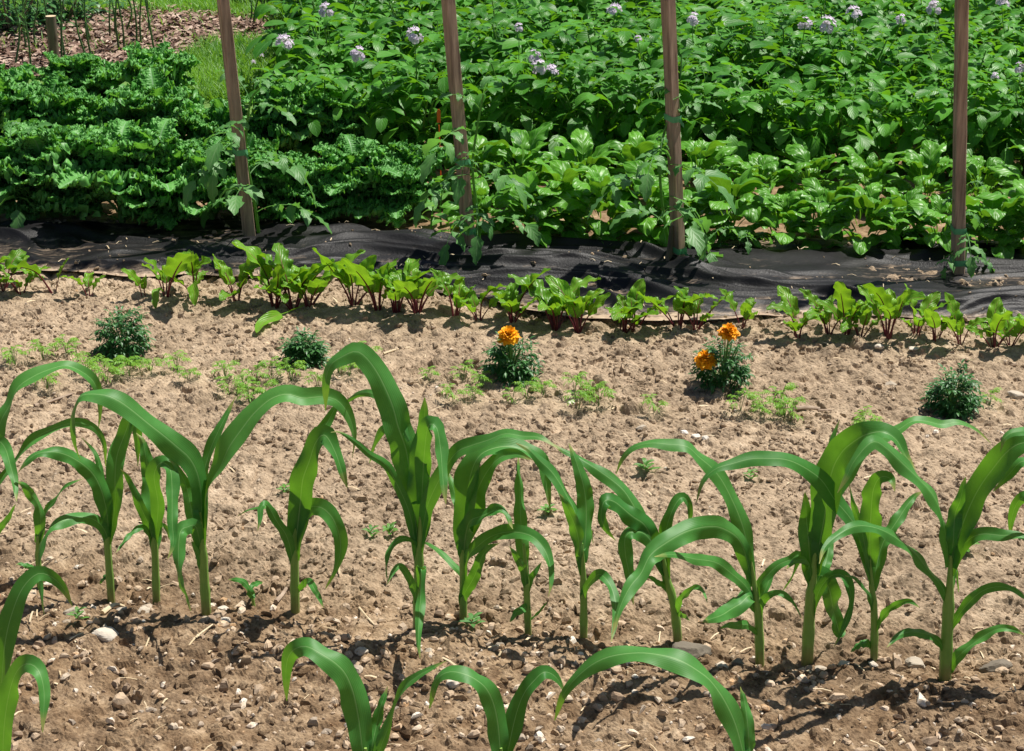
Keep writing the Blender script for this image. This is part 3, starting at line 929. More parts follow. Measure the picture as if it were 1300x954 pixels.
corn((671, 806), [(669, 760), (667, 720), (665, 690)], 10, [
    ([(668, 740), (665, 715), (662, 677), (660, 635), (659, 603), (658, 580)], 21, 'v', .03),
    ([(669, 750), (664, 722), (655, 707), (647, 694)], 13, 'v', -.03),
    ([(670, 755), (672, 740), (678, 728), (688, 714)], 10, 'v', -.03),
    ([(671, 785), (667, 772), (657, 777), (647, 790)], 13, 'v', -.05),
    ([(672, 788), (684, 778), (694, 765)], 4, 'a', -.03)],
    'narrow corn plant with one flat upright leaf, below the arches', G_CORN)
corn((741, 810), [(741, 760), (740, 715), (739, 690)], 11, [
    ([(740, 715), (744, 673), (744, 643), (740, 612), (732, 587), (722, 563)], 28, 'v', .02),
    ([(740, 730), (736, 677), (729, 645), (720, 629), (704, 606), (688, 588), (672, 571), (655, 563)], 22, 'a', .06),
    ([(739, 720), (735, 689), (728, 662), (718, 640), (710, 627)], 20, 'v', -.03),
    ([(740, 765), (741, 752), (750, 739), (762, 731), (775, 742), (781, 763), (781, 788), (776, 815)], 15, 'd', -.09),
    ([(741, 700), (749, 675), (753, 690)], 7, 'v', .06)],
    'corn plant with a bright broad leaf meeting its neighbours at top', G_CORN)
corn((863, 806), [(856, 770), (847, 735), (841, 700)], 13, [
    ([(846, 740), (846, 700), (846, 672), (854, 647), (865, 633), (873, 638), (876, 651), (875, 670)], 20, 's', .05),
    ([(845, 730), (830, 688), (819, 668), (804, 643), (789, 622), (763, 599), (737, 582), (713, 571), (700, 562)], 22, 'a', .03),
    ([(844, 725), (822, 673), (804, 656), (783, 639), (768, 638), (763, 657), (769, 672), (781, 686)], 28, 'd', -.05),
    ([(845, 730), (824, 682), (806, 674), (794, 682), (794, 705), (800, 735), (804, 768)], 23, 'd', -.03),
    ([(850, 755), (845, 746), (833, 737), (820, 732)], 10, 'v', -.04),
    ([(858, 785), (860, 775), (866, 759), (881, 746), (892, 752), (898, 765)], 9, 'a', -.05),
    ([(859, 782), (866, 780), (876, 788)], 7, 'a', -.05)],
    'corn plant leaning left with curled torn leaves, pale stalk', G_CORN)
corn((967, 826), [(963, 785), (958, 745), (953, 710)], 13, [
    ([(955, 745), (951, 706), (946, 678), (937, 651), (920, 618), (905, 598), (888, 582), (872, 566), (849, 562), (826, 561), (805, 568), (790, 583), (782, 602)], 24, 'a', .05),
    ([(956, 740), (941, 690), (918, 673), (895, 670), (868, 674), (845, 686), (826, 704), (814, 731), (800, 748), (787, 772), (777, 806)], 31, 'd', -.16),
    ([(960, 770), (948, 745), (928, 729), (907, 715), (880, 708), (855, 704), (831, 707)], 17, 'a', -.12),
    ([(961, 775), (952, 757), (939, 766), (922, 778), (905, 785), (892, 790)], 22, 'a', -.10),
    ([(966, 805), (950, 795), (932, 793), (914, 798)], 11, 'a', -.06),
    ([(960, 765), (964, 742), (976, 729), (989, 719), (1003, 712), (1014, 705), (1007, 728), (994, 750)], 14, 's', .03),
    ([(965, 790), (968, 765), (978, 754), (990, 753), (1006, 765), (1018, 785)], 9, 'a', -.06),
    ([(964, 785), (969, 755), (981, 728), (990, 716)], 12, 'v', .02)],
    'spreading corn plant with a long pale leaf sweeping left', G_CORN)
corn((1026, 826), [(1028, 775), (1033, 725), (1036, 690)], 17, [
    ([(1033, 750), (1030, 720), (1026, 688), (1024, 655), (1022, 625)], 30, 'v', -.02),
    ([(1034, 730), (1041, 690), (1044, 650), (1046, 615), (1050, 595)], 27, 'v', .03),
    ([(1036, 700), (1037, 640), (1045, 598), (1056, 560), (1066, 533)], 16, 'v', .07),
    ([(1036, 720), (1044, 668), (1054, 612), (1067, 580), (1080, 562), (1098, 549), (1119, 547), (1137, 559), (1150, 580), (1163, 597)], 38, 'a', -.03),
    ([(1036, 730), (1047, 675), (1060, 630), (1078, 600), (1094, 578), (1112, 562), (1140, 546), (1158, 535), (1176, 535), (1196, 539), (1216, 536), (1238, 545), (1258, 563)], 20, 'a', .09),
    ([(1032, 760), (1042, 733), (1052, 748), (1059, 777), (1065, 803), (1071, 830)], 32, 'v', .06),
    ([(1030, 790), (1034, 768), (1042, 747), (1055, 733), (1070, 732), (1079, 750), (1079, 770), (1072, 795), (1059, 821)], 15, 'd', -.09),
    ([(1036, 750), (1046, 725), (1052, 695), (1053, 668)], 19, 'v', .04),
    ([(1030, 740), (1026, 714), (1011, 712), (998, 722)], 10, 'a', -.04)],
    'stout dark corn plant with thick stalk and broad shaded leaves', G_CORN)
corn((1111, 833), [(1110, 785), (1107, 745), (1104, 710)], 11, [
    ([(1106, 720), (1104, 680), (1105, 650), (1109, 624), (1118, 607), (1131, 608), (1136, 624)], 33, 'v', -.04),
    ([(1106, 735), (1100, 702), (1091, 665), (1083, 637), (1078, 614)], 12, 'v', -.02),
    ([(1108, 750), (1112, 725), (1121, 693), (1133, 668), (1147, 647), (1161, 631), (1172, 624)], 22, 's', .04),
    ([(1107, 740), (1096, 690), (1080, 658), (1060, 634), (1044, 612), (1022, 597), (999, 586), (976, 582), (953, 581), (930, 587), (908, 595), (892, 612), (884, 638)], 24, 'a', -.06),
    ([(1109, 780), (1107, 766), (1099, 748), (1086, 735), (1073, 731)], 8, 'a', -.04),
    ([(1110, 805), (1117, 790), (1127, 776), (1140, 766), (1154, 764), (1168, 772)], 10, 'a', -.05),
    ([(1110, 825), (1102, 816), (1092, 818), (1080, 828)], 11, 'a', -.05)],
    'corn plant with a folded dark flag leaf between two stout ones', G_CORN)
corn((1201, 858), [(1203, 790), (1206, 740), (1207, 705)], 18, [
    ([(1207, 720), (1213, 690), (1224, 660), (1241, 627), (1259, 598), (1276, 575), (1296, 563), (1325, 565), (1345, 595)], 40, 's', .03),
    ([(1205, 720), (1201, 680), (1196, 656), (1186, 633), (1171, 613), (1151, 592), (1127, 571), (1108, 563), (1086, 583), (1074, 605), (1063, 626)], 24, 'a', -.07),
    ([(1208, 715), (1211, 671), (1218, 636), (1226, 606)], 24, 'v', .04),
    ([(1208, 730), (1217, 703), (1231, 686), (1249, 677), (1271, 678), (1299, 684), (1330, 712)], 17, 'a', -.05),
    ([(1203, 765), (1196, 746), (1178, 724), (1161, 701), (1135, 681), (1110, 670), (1085, 668), (1062, 680), (1046, 697), (1040, 716)], 18, 'a', -.14),
    ([(1205, 805), (1211, 790), (1226, 769), (1247, 752), (1270, 745), (1289, 750), (1310, 768)], 13, 'a', -.05),
    ([(1201, 835), (1196, 820), (1180, 806), (1159, 801), (1141, 808), (1126, 822)], 13, 'a', -.06),
    ([(1204, 860), (1209, 845), (1217, 832), (1240, 815), (1264, 800), (1284, 799), (1302, 807)], 15, 'a', -.05),
    ([(1207, 760), (1213, 722), (1217, 752)], 7, 'v', .05)],
    'thick bright-stalked corn plant, the last whole one at right', G_CORN)
corn((1330, 860), [(1330, 790), (1329, 720), (1328, 690)], 15, [
    ([(1328, 720), (1331, 650), (1320, 600), (1299, 588), (1281, 603), (1261, 624)], 25, 'a', .04),
    ([(1328, 700), (1327, 610), (1312, 556), (1290, 549), (1275, 556), (1270, 574)], 22, 'd', -.02),
    ([(1328, 730), (1322, 660), (1305, 632), (1291, 638), (1284, 660), (1283, 684)], 20, 'd', .05),
    ([(1328, 700), (1340, 630), (1365, 600), (1390, 620)], 30, 'a', 0.)],
    'corn plant cut off by the right edge, leaf tips reaching in', G_CORN)
# nearest row, its feet below the picture
corn((2, 1060), [(2, 990), (0, 930)], 16, [
    ([(2, 980), (0, 900), (3, 850), (8, 812), (18, 775), (30, 745), (47, 728), (63, 731), (79, 746), (92, 770)], 38, 'd', .03),
    ([(3, 1000), (6, 920), (16, 866), (30, 845), (47, 850), (56, 880), (54, 930)], 30, 'd', -.05),
    ([(2, 970), (-20, 890), (-50, 850), (-90, 870)], 34, 'a', 0.),
    ],
    'nearest corn plant at the bottom left corner, leaf bending right', G_FRONT)
corn((470, 1090), [(468, 1010), (464, 950)], 17, [
    ([(465, 990), (455, 915), (443, 868), (428, 842), (408, 826), (388, 818), (370, 828), (363, 850), (364, 890)], 40, 'd', .02),
    ([(466, 1000), (490, 930), (510, 880), (530, 858), (550, 847), (567, 839)], 17, 'a', .05),
    ([(467, 980), (478, 920), (486, 890), (492, 872)], 22, 'v', .04)],
    'nearest corn plant at bottom left of centre, wavy drooping leaf', G_FRONT)
corn((640, 1095), [(640, 1020), (636, 950)], 15, [
    ([(637, 990), (632, 920), (620, 880), (603, 860), (585, 852), (568, 853), (554, 866), (545, 900)], 30, 'a', .02),
    ([(638, 990), (650, 930), (664, 885), (678, 862), (692, 851), (708, 862), (720, 890)], 26, 'a', .03),
    ],
    'nearest corn plant at bottom centre, only two leaf arches showing', G_FRONT)
corn((960, 1100), [(958, 1030), (952, 960)], 18, [
    ([(953, 1000), (935, 925), (908, 872), (885, 848), (858, 833), (825, 829), (793, 833), (763, 841), (738, 856), (716, 880), (704, 915)], 36, 'a', .0),
    ([(954, 990), (950, 930), (945, 890), (940, 872)], 24, 'v', .06)],
    'nearest corn plant at bottom right of centre, long arched leaf', G_FRONT)

# ------------------------------------------------------------------ beets
NB = 14
beet_leafs = []
proto = []
for k in range(NB):
    pl = rng.uniform(.04, .07); e0 = rng.uniform(66, 88)
    r, z = spine(pl, e0, e0 - rng.uniform(5, 18), 8)
    P0 = np.stack([r, np.zeros(8), z], 1)
    bl = rng.uniform(.085, .12); wd = bl * rng.uniform(.46, .60)
    e1 = e0 - 15; drop = rng.uniform(20, 105)
    nl = 18
    rr, zz_ = spine(bl, e1, e1 - drop, nl)
    bend = rng.uniform(-.35, .35); tt = np.linspace(0, 1, nl)
    P = P0[-1] + np.stack([rr * np.cos(bend * tt), rr * np.sin(bend * tt), zz_], 1)
    T = norm(np.gradient(P, axis=0)); Wh = np.array([[0, 1., 0]]) * np.ones((nl, 1)); N = np.cross(T, Wh)
    roll = R(rng.uniform(-25, 25))
    hw = np.maximum(SH['ovate'](tt) * wd / 2, .0012)
    m = MB(); add_blade(m, P, Wh * math.cos(roll) + N * math.sin(roll), hw, 10, fold=rng.uniform(.1, .3), ruf=.007, rufn=rng.uniform(2.5, 4), ph=rng.uniform(0, 6), rnd=rng.uniform(.25, .75), puck=.0035)
    m2 = MB(); PP = np.concatenate([P0, P[2:11]]); add_tube(m2, PP + np.array([0, 0, -.001]), np.linspace(.0030, .0009, len(PP)), 6)
    proto.append((m, m2))
beet_lib = []


def beet(px, py, hpx, nl, label):
    g = ground(px, py); g[2] = hz(g[0], g[1]) - .004
    root = empty('beet_plant', g, rng.uniform(0, 6.28))
    tag(root, label, 'beet plant', 'beet plants in a row')
    s0 = 1.14 * hpx * g[1] / F / cp / .135
    for i in range(nl):
        k = int(rng.integers(NB))
        if len(beet_lib) <= k or beet_lib[k] is None:
            while len(beet_lib) <= k: beet_lib.append(None)
            lf = proto[k][0].build('leaf', M['beet'], root); stl = proto[k][1].build('leaf_stalk', M['beet_stalk'], lf)
            beet_lib[k] = (lf, stl)
        else:
            lf = copyobj(beet_lib[k][0], root); stl = copyobj(beet_lib[k][1], lf)
        a = i * 2.4 + rng.uniform(-.5, .5)
        lf.rotation_euler = (rng.uniform(-.2, .2), rng.uniform(-.25, .28), a)
        s = s0 * rng.uniform(.6, 1.15)
        lf.scale = (s, s, s)
        lf.location = (math.cos(a) * .006, math.sin(a) * .006, 0)


BEETS = [(6, 372, 46, 6), (27, 373, 42, 5), (68, 368, 50, 3), (114, 374, 40, 3), (183, 378, 32, 3), (211, 379, 62, 6), (247, 373, 48, 5), (300, 380, 50, 5),
         (349, 388, 66, 8), (372, 390, 68, 8), (392, 391, 64, 7), (449, 392, 56, 7), (503, 397, 66, 8), (530, 398, 68, 8), (578, 402, 54, 6), (607, 403, 54, 6), (650, 408, 62, 9), 
         (706, 412, 64, 8), (734, 416, 62, 9), (792, 419, 62, 7), (805, 417, 54, 6), (861, 418, 62, 6), (884, 416, 50, 6), (942, 414, 38, 5), (1012, 431, 60, 6), (1052, 427, 50, 7), (1074, 428, 54, 7), (1092, 430, 46, 6),
         (1127, 432, 58, 7), (1163, 430, 52, 6), (1188, 436, 40, 5), (1219, 437, 46, 5), (1262, 440, 54, 7), (1283, 438, 46, 6), (-22, 371, 46, 6), (1322, 444, 50, 6), (480, 394, 60, 7)]
BL = {6: 'beet plant touching the left picture edge', 27: 'short bushy beet plant, second at the left edge', 68: 'lone small beet plant up left of the leftmost marigold', 114: 'small beet plant directly above the leftmost marigold',
      183: 'stunted little beet plant right of the leftmost marigold', 211: 'beet plant with a limp leaf hanging forward, right of the leftmost marigold', 247: 'beet plant with a single leaf folded onto the soil', 300: 'spreading beet plant left of the dense middle clump',
      349: 'first of the dense beets just below the leftmost stake', 372: 'tall beet plant in the dense clump right of the leftmost stake', 392: 'beet plant in the dense clump whose long limp leaf lies on the soil', 449: 'low dark-stalked beet plant right of the leftmost dense clump',
      503: 'large beet plant between the dense left clump and the second stake', 530: 'large beet plant just left below the second stake', 578: 'beet plant directly below the foot of the second stake', 607: 'beet plant just left of the middle marigold',
      650: 'dense beet plant right behind the middle marigold', 663: 'tall beet plant behind the right side of the middle marigold', 706: 'beet plant just right of the middle marigold', 734: 'very leafy beet plant between middle marigold and third stake',
      792: 'beet plant left of the third stake, farther of two neighbours', 805: 'beet plant left of the third stake, nearer it of two neighbours', 861: 'beet plant directly below the third stake', 884: 'beet plant right of the third stake foot',
      942: 'pale small beet plant behind the two-flowered marigold', 1012: 'open beet plant right of the two-flowered marigold', 1052: 'bushy beet plant in the right clump, left member', 1074: 'bushy beet plant in the right clump, middle member', 1092: 'low beet plant in the right clump, right member',
      1127: 'tall-stalked beet plant above the right-hand stones', 1163: 'beet plant just left of the rightmost stake line', 1188: 'small light green beet plant left below the rightmost stake', 1219: 'beet plant directly below the rightmost stake',
      1262: 'broad-leaved beet plant behind the rightmost marigold, to its right', 1283: 'beet plant at the right picture edge', -22: 'beet plant mostly beyond the left picture edge', 1322: 'beet plant mostly beyond the right picture edge',
      480: 'low beet plant filling the gap left of the large drooping one', 630: 'beet plant left behind the middle marigold flower', 765: 'beet plant with wide leaf left of the third stake, right of the leafiest'}
for b in BEETS: beet(b[0], b[1], b[2], max(3, b[3] - 1 if b[3] > 5 else b[3]), BL[b[0]])


# limp beet leaves lying or hanging on the soil belong to their plants
LIMP = {392: ([(386, 388, .03), (366, 396, .012), (348, 402, .018), (334, 410, .014), (326, 423, .008)], 17),
        211: ([(208, 370, .03), (201, 366, .05), (198, 378, .035), (198, 392, .012)], 12),
        247: ([(247, 362, .03), (245, 358, .05), (247, 372, .04), (248, 388, .012)], 17)}


def limp(root, pts, wpx):
    P = catmull([ground(*p) for p in pts], 24); sc = P[0, 1] / F / cp
    tt = np.linspace(0, 1, 24)
    T = norm(np.gradient(P, axis=0)); vd = np.array([0, cp, -sp])
    a = norm(np.cross(T, vd[None])); b = norm(np.array([[0, 0, 1.]]) - T * T[:, 2:3])
    hw = np.where(tt < .35, .0015, SH['ovate'](np.clip((tt - .33) / .67, 0, 1)) * wpx * sc / 2 + .0015)
    m = MB(); o_ = np.array(root.location)
    add_blade(m, P - o_, a * .85 + b * .3, hw, 8, fold=.25, ruf=.003, rufn=3, rnd=.7, puck=.002)
    q = P - o_; c_, s_ = math.cos(-root.rotation_euler[2]), math.sin(-root.rotation_euler[2])
    m.v = [np.stack([v[:, 0] * c_ - v[:, 1] * s_, v[:, 0] * s_ + v[:, 1] * c_, v[:, 2]], 1) for v in m.v]
    m.build('leaf', M['beet'], root)


for r_ in [o for o in COL.objects if o.name.startswith('beet_plant')]:
    for k_, (pts, wp) in LIMP.items():
        if r_['label'] == BL[k_]: limp(r_, pts, wp)

# ------------------------------------------------------------------ marigolds
def flower(root, c, r):
    m = MB()
    for lay in range(7):
        el = R(5 + lay * 13.5); nn = [16, 16, 15, 13, 11, 8, 5][lay]
        for j in range(nn):
            a = 2 * PI * (j + .5 * (lay % 2)) / nn + rng.uniform(-.12, .12)
            L = r * (.95 - .06 * lay) * rng.uniform(.85, 1.1)
            e = math.degrees(el)
            leaf_at(m, np.array([0, 0, .12 * r + lay * r * .055]), a, L, L * .62, e + 8, e - 28 + rng.uniform(-12, 12), 'round', 6, 6, roll=R(rng.uniform(-25, 25)), ruf=r * .10, rufn=1.6, ph=rng.uniform(0, 6), fold=.25, rnd=rng.uniform(.1, .9))
    fl = m.build('flower', M['petal'], root)
    fl.location = c; fl.rotation_euler = (rng.uniform(.25, .5), rng.uniform(-.2, .2), 0)
    m = MB(); th = np.linspace(0, 2 * PI, 11)
    rows = [(.10, -.55), (.26, -.35), (.30, -.05), (.36, .14)]
    V = np.array([[[a * r * math.cos(x), a * r * math.sin(x), b * r] for x in th] for a, b in rows])
    m.add(V.reshape(-1, 3), gq(4, 11)); m.build('calyx', M['stem'], fl)
    m = MB(); P = catmull([[0, 0, 0.], np.array(c) * np.array([.5, .5, .6]), np.array(c) - np.array([0, 0, r * .45])], 10)
    add_tube(m, P, .0022, 6); m.build('flower_stalk', M['stem'], root)


def marigold(px, py, wpx, hpx, flowers, label):
    g = ground(px, py); g[2] = hz(g[0], g[1]) - .004
    root = empty('marigold_plant', g); tag(root, label, 'marigold', 'marigolds along the soil bed')
    sc = g[1] / F / cp; Rr = wpx * sc / 2; Hh = hpx * sc / cp
    m = MB(); ms = MB()
    for i in range(9):
        a = i * 2.4; tip = np.array([math.cos(a) * Rr * .5, math.sin(a) * Rr * .5, Hh * rng.uniform(.6, .85)]) * (1 if i else np.array([0, 0, 1.1]))
        P = catmull([[0, 0, 0], tip * np.array([.35, .35, .5]), tip], 8); add_tube(ms, P, np.linspace(.0026, .0014, 8), 5)
    for i in range(150):
        a = rng.uniform(0, 2 * PI); f = rng.random() ** .55
        el = math.asin(rng.uniform(.02, 1))
        b = np.array([math.cos(a) * math.cos(el) * Rr * .62 * f, math.sin(a) * math.cos(el) * Rr * .62 * f, Hh * (.12 + .68 * math.sin(el) * f)])
        e = math.degrees(el) * .8 + rng.uniform(-5, 25)
        compound(m, b, a + rng.uniform(-.5, .5), rng.uniform(.028, .042), e, e - rng.uniform(20, 60), 4, .015, .0068, 'lance', 4, 2, terminal=1.2, start=.25, rib=.0007, rnd=rng.uniform(.1, .9), fold=.3)
    ms.build('stem', M['stem'], root); m.build('foliage', M['marigold'], root)
    for fx, fy, fr in flowers:
        Y = g[1] - Rr * .35
        c = onplane(fx, fy, Y) - g
        flower(root, c, fr * sc)


marigold(157, 448, 74, 56, [], 'round dark marigold bush without flowers, leftmost')
marigold(386, 466, 42, 36, [], 'small flowerless marigold in front of the limp beet leaf')
marigold(649, 482, 64, 62, [(646, 430, 17)], 'marigold with a single orange flower on top, in the middle')
marigold(918, 494, 74, 74, [(925, 425, 15), (896, 460, 17)], 'marigold with two orange flowers')
marigold(1209, 522, 62, 62, [], 'dark flowerless marigold at right below the rightmost stake')

# ------------------------------------------------------------------ carrot seedlings
CARROT = [(55, 443), (85, 437), (100, 450), (112, 460), (125, 452), (150, 455), (165, 462), (178, 455), (192, 460), (225, 452), (60, 478), (135, 470), (286, 462), (291, 482), (310, 478), (325, 470), (318, 496), (335, 490), (345, 466), (370, 472), (404, 482), (430, 462), (444, 470),
          (588, 466), (612, 476), (575, 495), (602, 490), (650, 494), (668, 492), (730, 488), (735, 506), (752, 490), (940, 513), (968, 506), (966, 517), (990, 502), (996, 516), (1004, 520), (1096, 524), (1100, 540), (830, 512), (20, 452), (240, 470), (466, 455), (760, 500), (1256, 498), (545, 470), (690, 486)]
cl = []
mats_c = []
for k in range(5):
    m = MB(); ms = MB()
    for i in range(int(rng.integers(3, 6))):
        a = i * 2.2 + rng.uniform(-.4, .4); hh = rng.uniform(.03, .055)
        P = catmull([[0, 0, -.005], [math.cos(a) * .006, math.sin(a) * .006, hh * .6], [math.cos(a) * .012, math.sin(a) * .012, hh]], 6)
        add_tube(ms, P, .0008, 4)
        for j in range(3):
            compound(m, P[-1] - np.array([0, 0, .006 * j]), a + (j - 1) * .8, .026, 45 - 15 * j, -20, 5, .012, .0038, 'lance', 4, 2, terminal=1., start=.2, rib=.0006, rnd=rng.uniform(.2, .8), fold=.2)
    mats_c.append((m, ms))
for i, (px, py) in enumerate(CARROT):
    g = ground(px, py + 17); g[2] = hz(g[0], g[1])
    root = empty('carrot_seedling', g, rng.uniform(0, 6)); s = rng.uniform(.65, 1.0); root.scale = (s, s, s)
    tag(root, 'feathery lime green carrot seedling in the dry soil between corn and marigolds', 'carrot seedling', 'carrot seedlings scattered across the bed')
    k = i % 5
    if i < 5:
        cl.append((mats_c[k][0].build('foliage', M['carrot'], root), mats_c[k][1].build('stem', M['stem'], root)))
    else:
        for o in cl[k]: copyobj(o, root)


# ------------------------------------------------------------------ small weeds
def weed(px, py, s, label, mat='pepper'):
    g = ground(px, py); g[2] = hz(g[0], g[1])
    root = empty('weed', g); tag(root, label, 'weed', 'small weeds in the soil')
    m = MB()
    for i in range(9):
        leaf_at(m, (0, 0, .003 + .002 * i), i * 2.4, s * rng.uniform(.7, 1.1), s * .42, rng.uniform(20, 65), rng.uniform(-20, 10), 'oval', 6, 4, rnd=rng.uniform(.2, .8), fold=.15)
    m.build('foliage', M[mat], root)


weed(820, 602, .033, 'small weed in bare soil behind the leaning corn')
weed(495, 680, .026, 'tiny green weed left of the tallest corn stalk, upper one')
weed(472, 684, .022, 'tiny dark weed left of the tallest corn stalk, lower one')
weed(362, 632, .02, 'tiny weed left behind the rolled-top corn')
weed(600, 792, .028, 'low dark weed at the foot of the corn right of the tallest', 'tomato')
weed(1222, 708, .036, 'pale round-leaved weed behind the bright-stalked corn')
weed(952, 612, .022, 'tiny flat weed behind the spreading corn')
weed(695, 652, .025, 'tiny weed behind the bright broad-leaved corn')
weed(100, 800, .022, 'tiny green weed near the left stones')

# ------------------------------------------------------------------ kale
kale_proto = []
for k in range(6):
    L = rng.uniform(.21, .27); e0 = rng.uniform(66, 80); e1 = e0 - rng.uniform(45, 110)
    nl, na = 120, 36
    r, z = spine(L, e0, e1, nl, 1.3)
    t = np.linspace(0, 1, nl)
    P = np.stack([r, np.zeros(nl), z], 1)
    T = norm(np.gradient(P, axis=0)); Wv = np.array([[0, 1., 0]]) * np.ones((nl, 1)); N = np.cross(T, Wv)
    wd = L * rng.uniform(.26, .34)
    hw = np.where(t < .22, .004, wd * np.sin(PI * np.clip((t - .18) / .82, 0, 1) ** .75) ** .6) + .002
    u = np.linspace(-1, 1, na + 1)
    U, Tt = np.meshgrid(u, t)
    au = np.abs(U); ph = rng.uniform(0, 9)
    lob = 1 + .22 * au * np.sin(Tt * 40 + np.sign(U) * 1.1 + ph) + .20 * au * vnoise(Tt * 40 + ph, U * 2 + 7, 5)
    fr = np.clip(hw / hw.max(), 0, 1)[:, None]
    rufm = (au ** 1.7) * fr
    off = rufm * (.014 * np.sin(Tt * 125 + np.sign(U) * 2 + ph + 2.5 * au + 2 * vnoise(Tt * 9, U, 4)) + .020 * vnoise(Tt * 62 + ph, U * 9, 9) + .016 * vnoise(Tt * 130, U * 17 + ph, 10)) + .25 * au * hw[:, None]
    along = rufm * (.010 * np.cos(Tt * 125 + np.sign(U) * 2 + ph) + .018 * vnoise(Tt * 85 + 3, U * 11 + ph, 12))
    V = P[:, None] + Wv[:, None] * (hw[:, None] * U * lob)[:, :, None] + N[:, None] * off[:, :, None] + T[:, None] * along[:, :, None]
    UV = np.stack([(U + 1) / 2, Tt], 2)
    m = MB(); m.add(V.reshape(-1, 3), gq(nl, na + 1), UV=UV.reshape(-1, 2), rnd=np.clip(.35 + .5 * vnoise(Tt * 9 + ph, U * 3, 3).ravel() * 0 + rng.uniform(0, .3), 0, 1) * np.ones(nl * (na + 1)))
    kale_proto.append(m)
kale_lib = [None] * 6


def kale(px, py, h, nl, label):
    g = ground(px, py)
    root = empty('kale_plant', g, rng.uniform(0, 6)); tag(root, label, 'kale plant', 'curly kale plants')
    m = MB(); add_tube(m, catmull([[0, 0, -.02], [.005, 0, h * .3], [0, .004, h * .62]], 8), np.linspace(.013, .009, 8), 8)
    m.build('stem', M['stem'], root)
    for i in range(nl):
        k = int(rng.integers(6))
        if kale_lib[k] is None:
            lf = kale_proto[k].build('leaf', M['kale'], root); kale_lib[k] = lf
        else: lf = copyobj(kale_lib[k], root)
        f = i / (nl - 1)
        a = i * 2.4 + rng.uniform(-.4, .4)
        s = (1.08 - .5 * max(0, f - .55) / .45) * rng.uniform(.7, 1.2) * h / .40
        lf.scale = (s, s, s)
        lf.location = (math.cos(a) * .008, math.sin(a) * .008, h * (.03 + .54 * f))
        lf.rotation_euler = (rng.uniform(-.15, .15), (1 - f) * .75 - .15 + rng.uniform(-.25, .25), a)


KALE = [(-45, 262, .37), (8, 263, .35), (58, 263, .36), (108, 264, .34), (158, 264, .36), (208, 264, .35), (258, 264, .34), (306, 263, .33), (354, 262, .32), (402, 261, .31), (448, 260, .29), (494, 258, .26), (535, 246, .24),
        (-20, 205, .42), (62, 204, .42), (140, 200, .40), (218, 200, .38), (292, 205, .34), (372, 200, .32), (448, 200, .32),
        (-10, 160, .34), (60, 160, .32), (128, 160, .33), (190, 162, .34)]
KR = ['front-row', 'second-row', 'back-row']
cnt = [0, 0, 0]
ORD = ['leftmost', 'second', 'third', 'fourth', 'fifth', 'sixth', 'seventh', 'eighth', 'ninth', 'tenth', 'eleventh', 'twelfth', 'thirteenth', 'fourteenth']
for i, (x, y, h) in enumerate(KALE):
    rr_ = 0 if i < 13 else 1 if i < 20 else 2
    o = ORD[cnt[rr_]]; cnt[rr_] += 1
    kale(x + rng.uniform(-30, 30) * (.35 if i < 13 else 1), y + (17 if i < 13 else 4) + rng.uniform(-6, 6) * (1 if i < 13 else 3.5), h * (rng.uniform(.76, 1.02) if i < 13 else rng.uniform(.78, 1.04)), 28, f'{KR[rr_]} curly blue-green kale plant, {o}' + (' from left' if o != 'leftmost' else '') + ' of that row')

# ------------------------------------------------------------------ spinach
sp_proto = []
for k in range(7):
    m = MB(); pl = rng.uniform(.03, .055); e0 = rng.uniform(68, 86)
    P0 = leaf_at(m, (0, 0, 0), 0, pl, .006, e0, e0 - 12, 'round', 6, 2, fold=.6, rnd=.9)
    bl = rng.uniform(.105, .135); e1 = e0 - 8
    leaf_at(m, P0[-1], 0, bl, bl * rng.uniform(.62, .74), e1, e1 - rng.uniform(50, 125), 'ovate', 20, 12, roll=R(rng.uniform(-20, 20)), bend=rng.uniform(-.3, .3), fold=rng.uniform(-.25, .15), ruf=.006, rufn=rng.uniform(1.5, 2.5), ph=rng.uniform(0, 6), rnd=rng.uniform(.3, .7), puck=.006)
    sp_proto.append(m)
sp_lib = [None] * 7


def spinach(px, py, s0, nl, label):
    g = ground(px, py)
    root = empty('spinach_plant', g, rng.uniform(0, 6)); tag(root, label, 'spinach plant', 'spinach plants in a dense double row')
    for i in range(nl):
        k = int(rng.integers(7))
        if sp_lib[k] is None: lf = sp_proto[k].build('leaf', M['spinach'], root); sp_lib[k] = lf
        else: lf = copyobj(sp_lib[k], root)
        f = i / (nl - 1); a = i * 2.4 + rng.uniform(-.5, .5); s = s0 * rng.uniform(.75, 1.15)
        lf.scale = (s, s, s)
        lf.location = (math.cos(a) * .04 * (1 - .6 * f), math.sin(a) * .04 * (1 - .6 * f), .0 + .12 * f * s0)
        lf.rotation_euler = (rng.uniform(-.2, .2), (1 - f) * .7 - .1 + rng.uniform(-.2, .2), a)


SPI = [(612, 288), (664, 288), (716, 289), (770, 290), (824, 292), (878, 293), (932, 295), (986, 296), (1040, 298), (1094, 300), (1148, 302), (1202, 304), (1256, 306), (1312, 308),
       (600, 246), (672, 244), (742, 242), (812, 243), (884, 246), (956, 248), (1028, 250), (1100, 253), (1172, 256), (1246, 258), (1318, 260)]
cnt = [0, 0]
for i, (x, y) in enumerate(SPI):
    q = 0 if i < 14 else 1; o = ORD[cnt[q]]; cnt[q] += 1
    spinach(x + rng.uniform(-10, 10), y + (15 if i < 14 else 8) + rng.uniform(-5, 5), rng.uniform(.78, 1.06), 28, f'glossy crinkled spinach plant, {o} from left in the {"front" if q == 0 else "back"} spinach row')

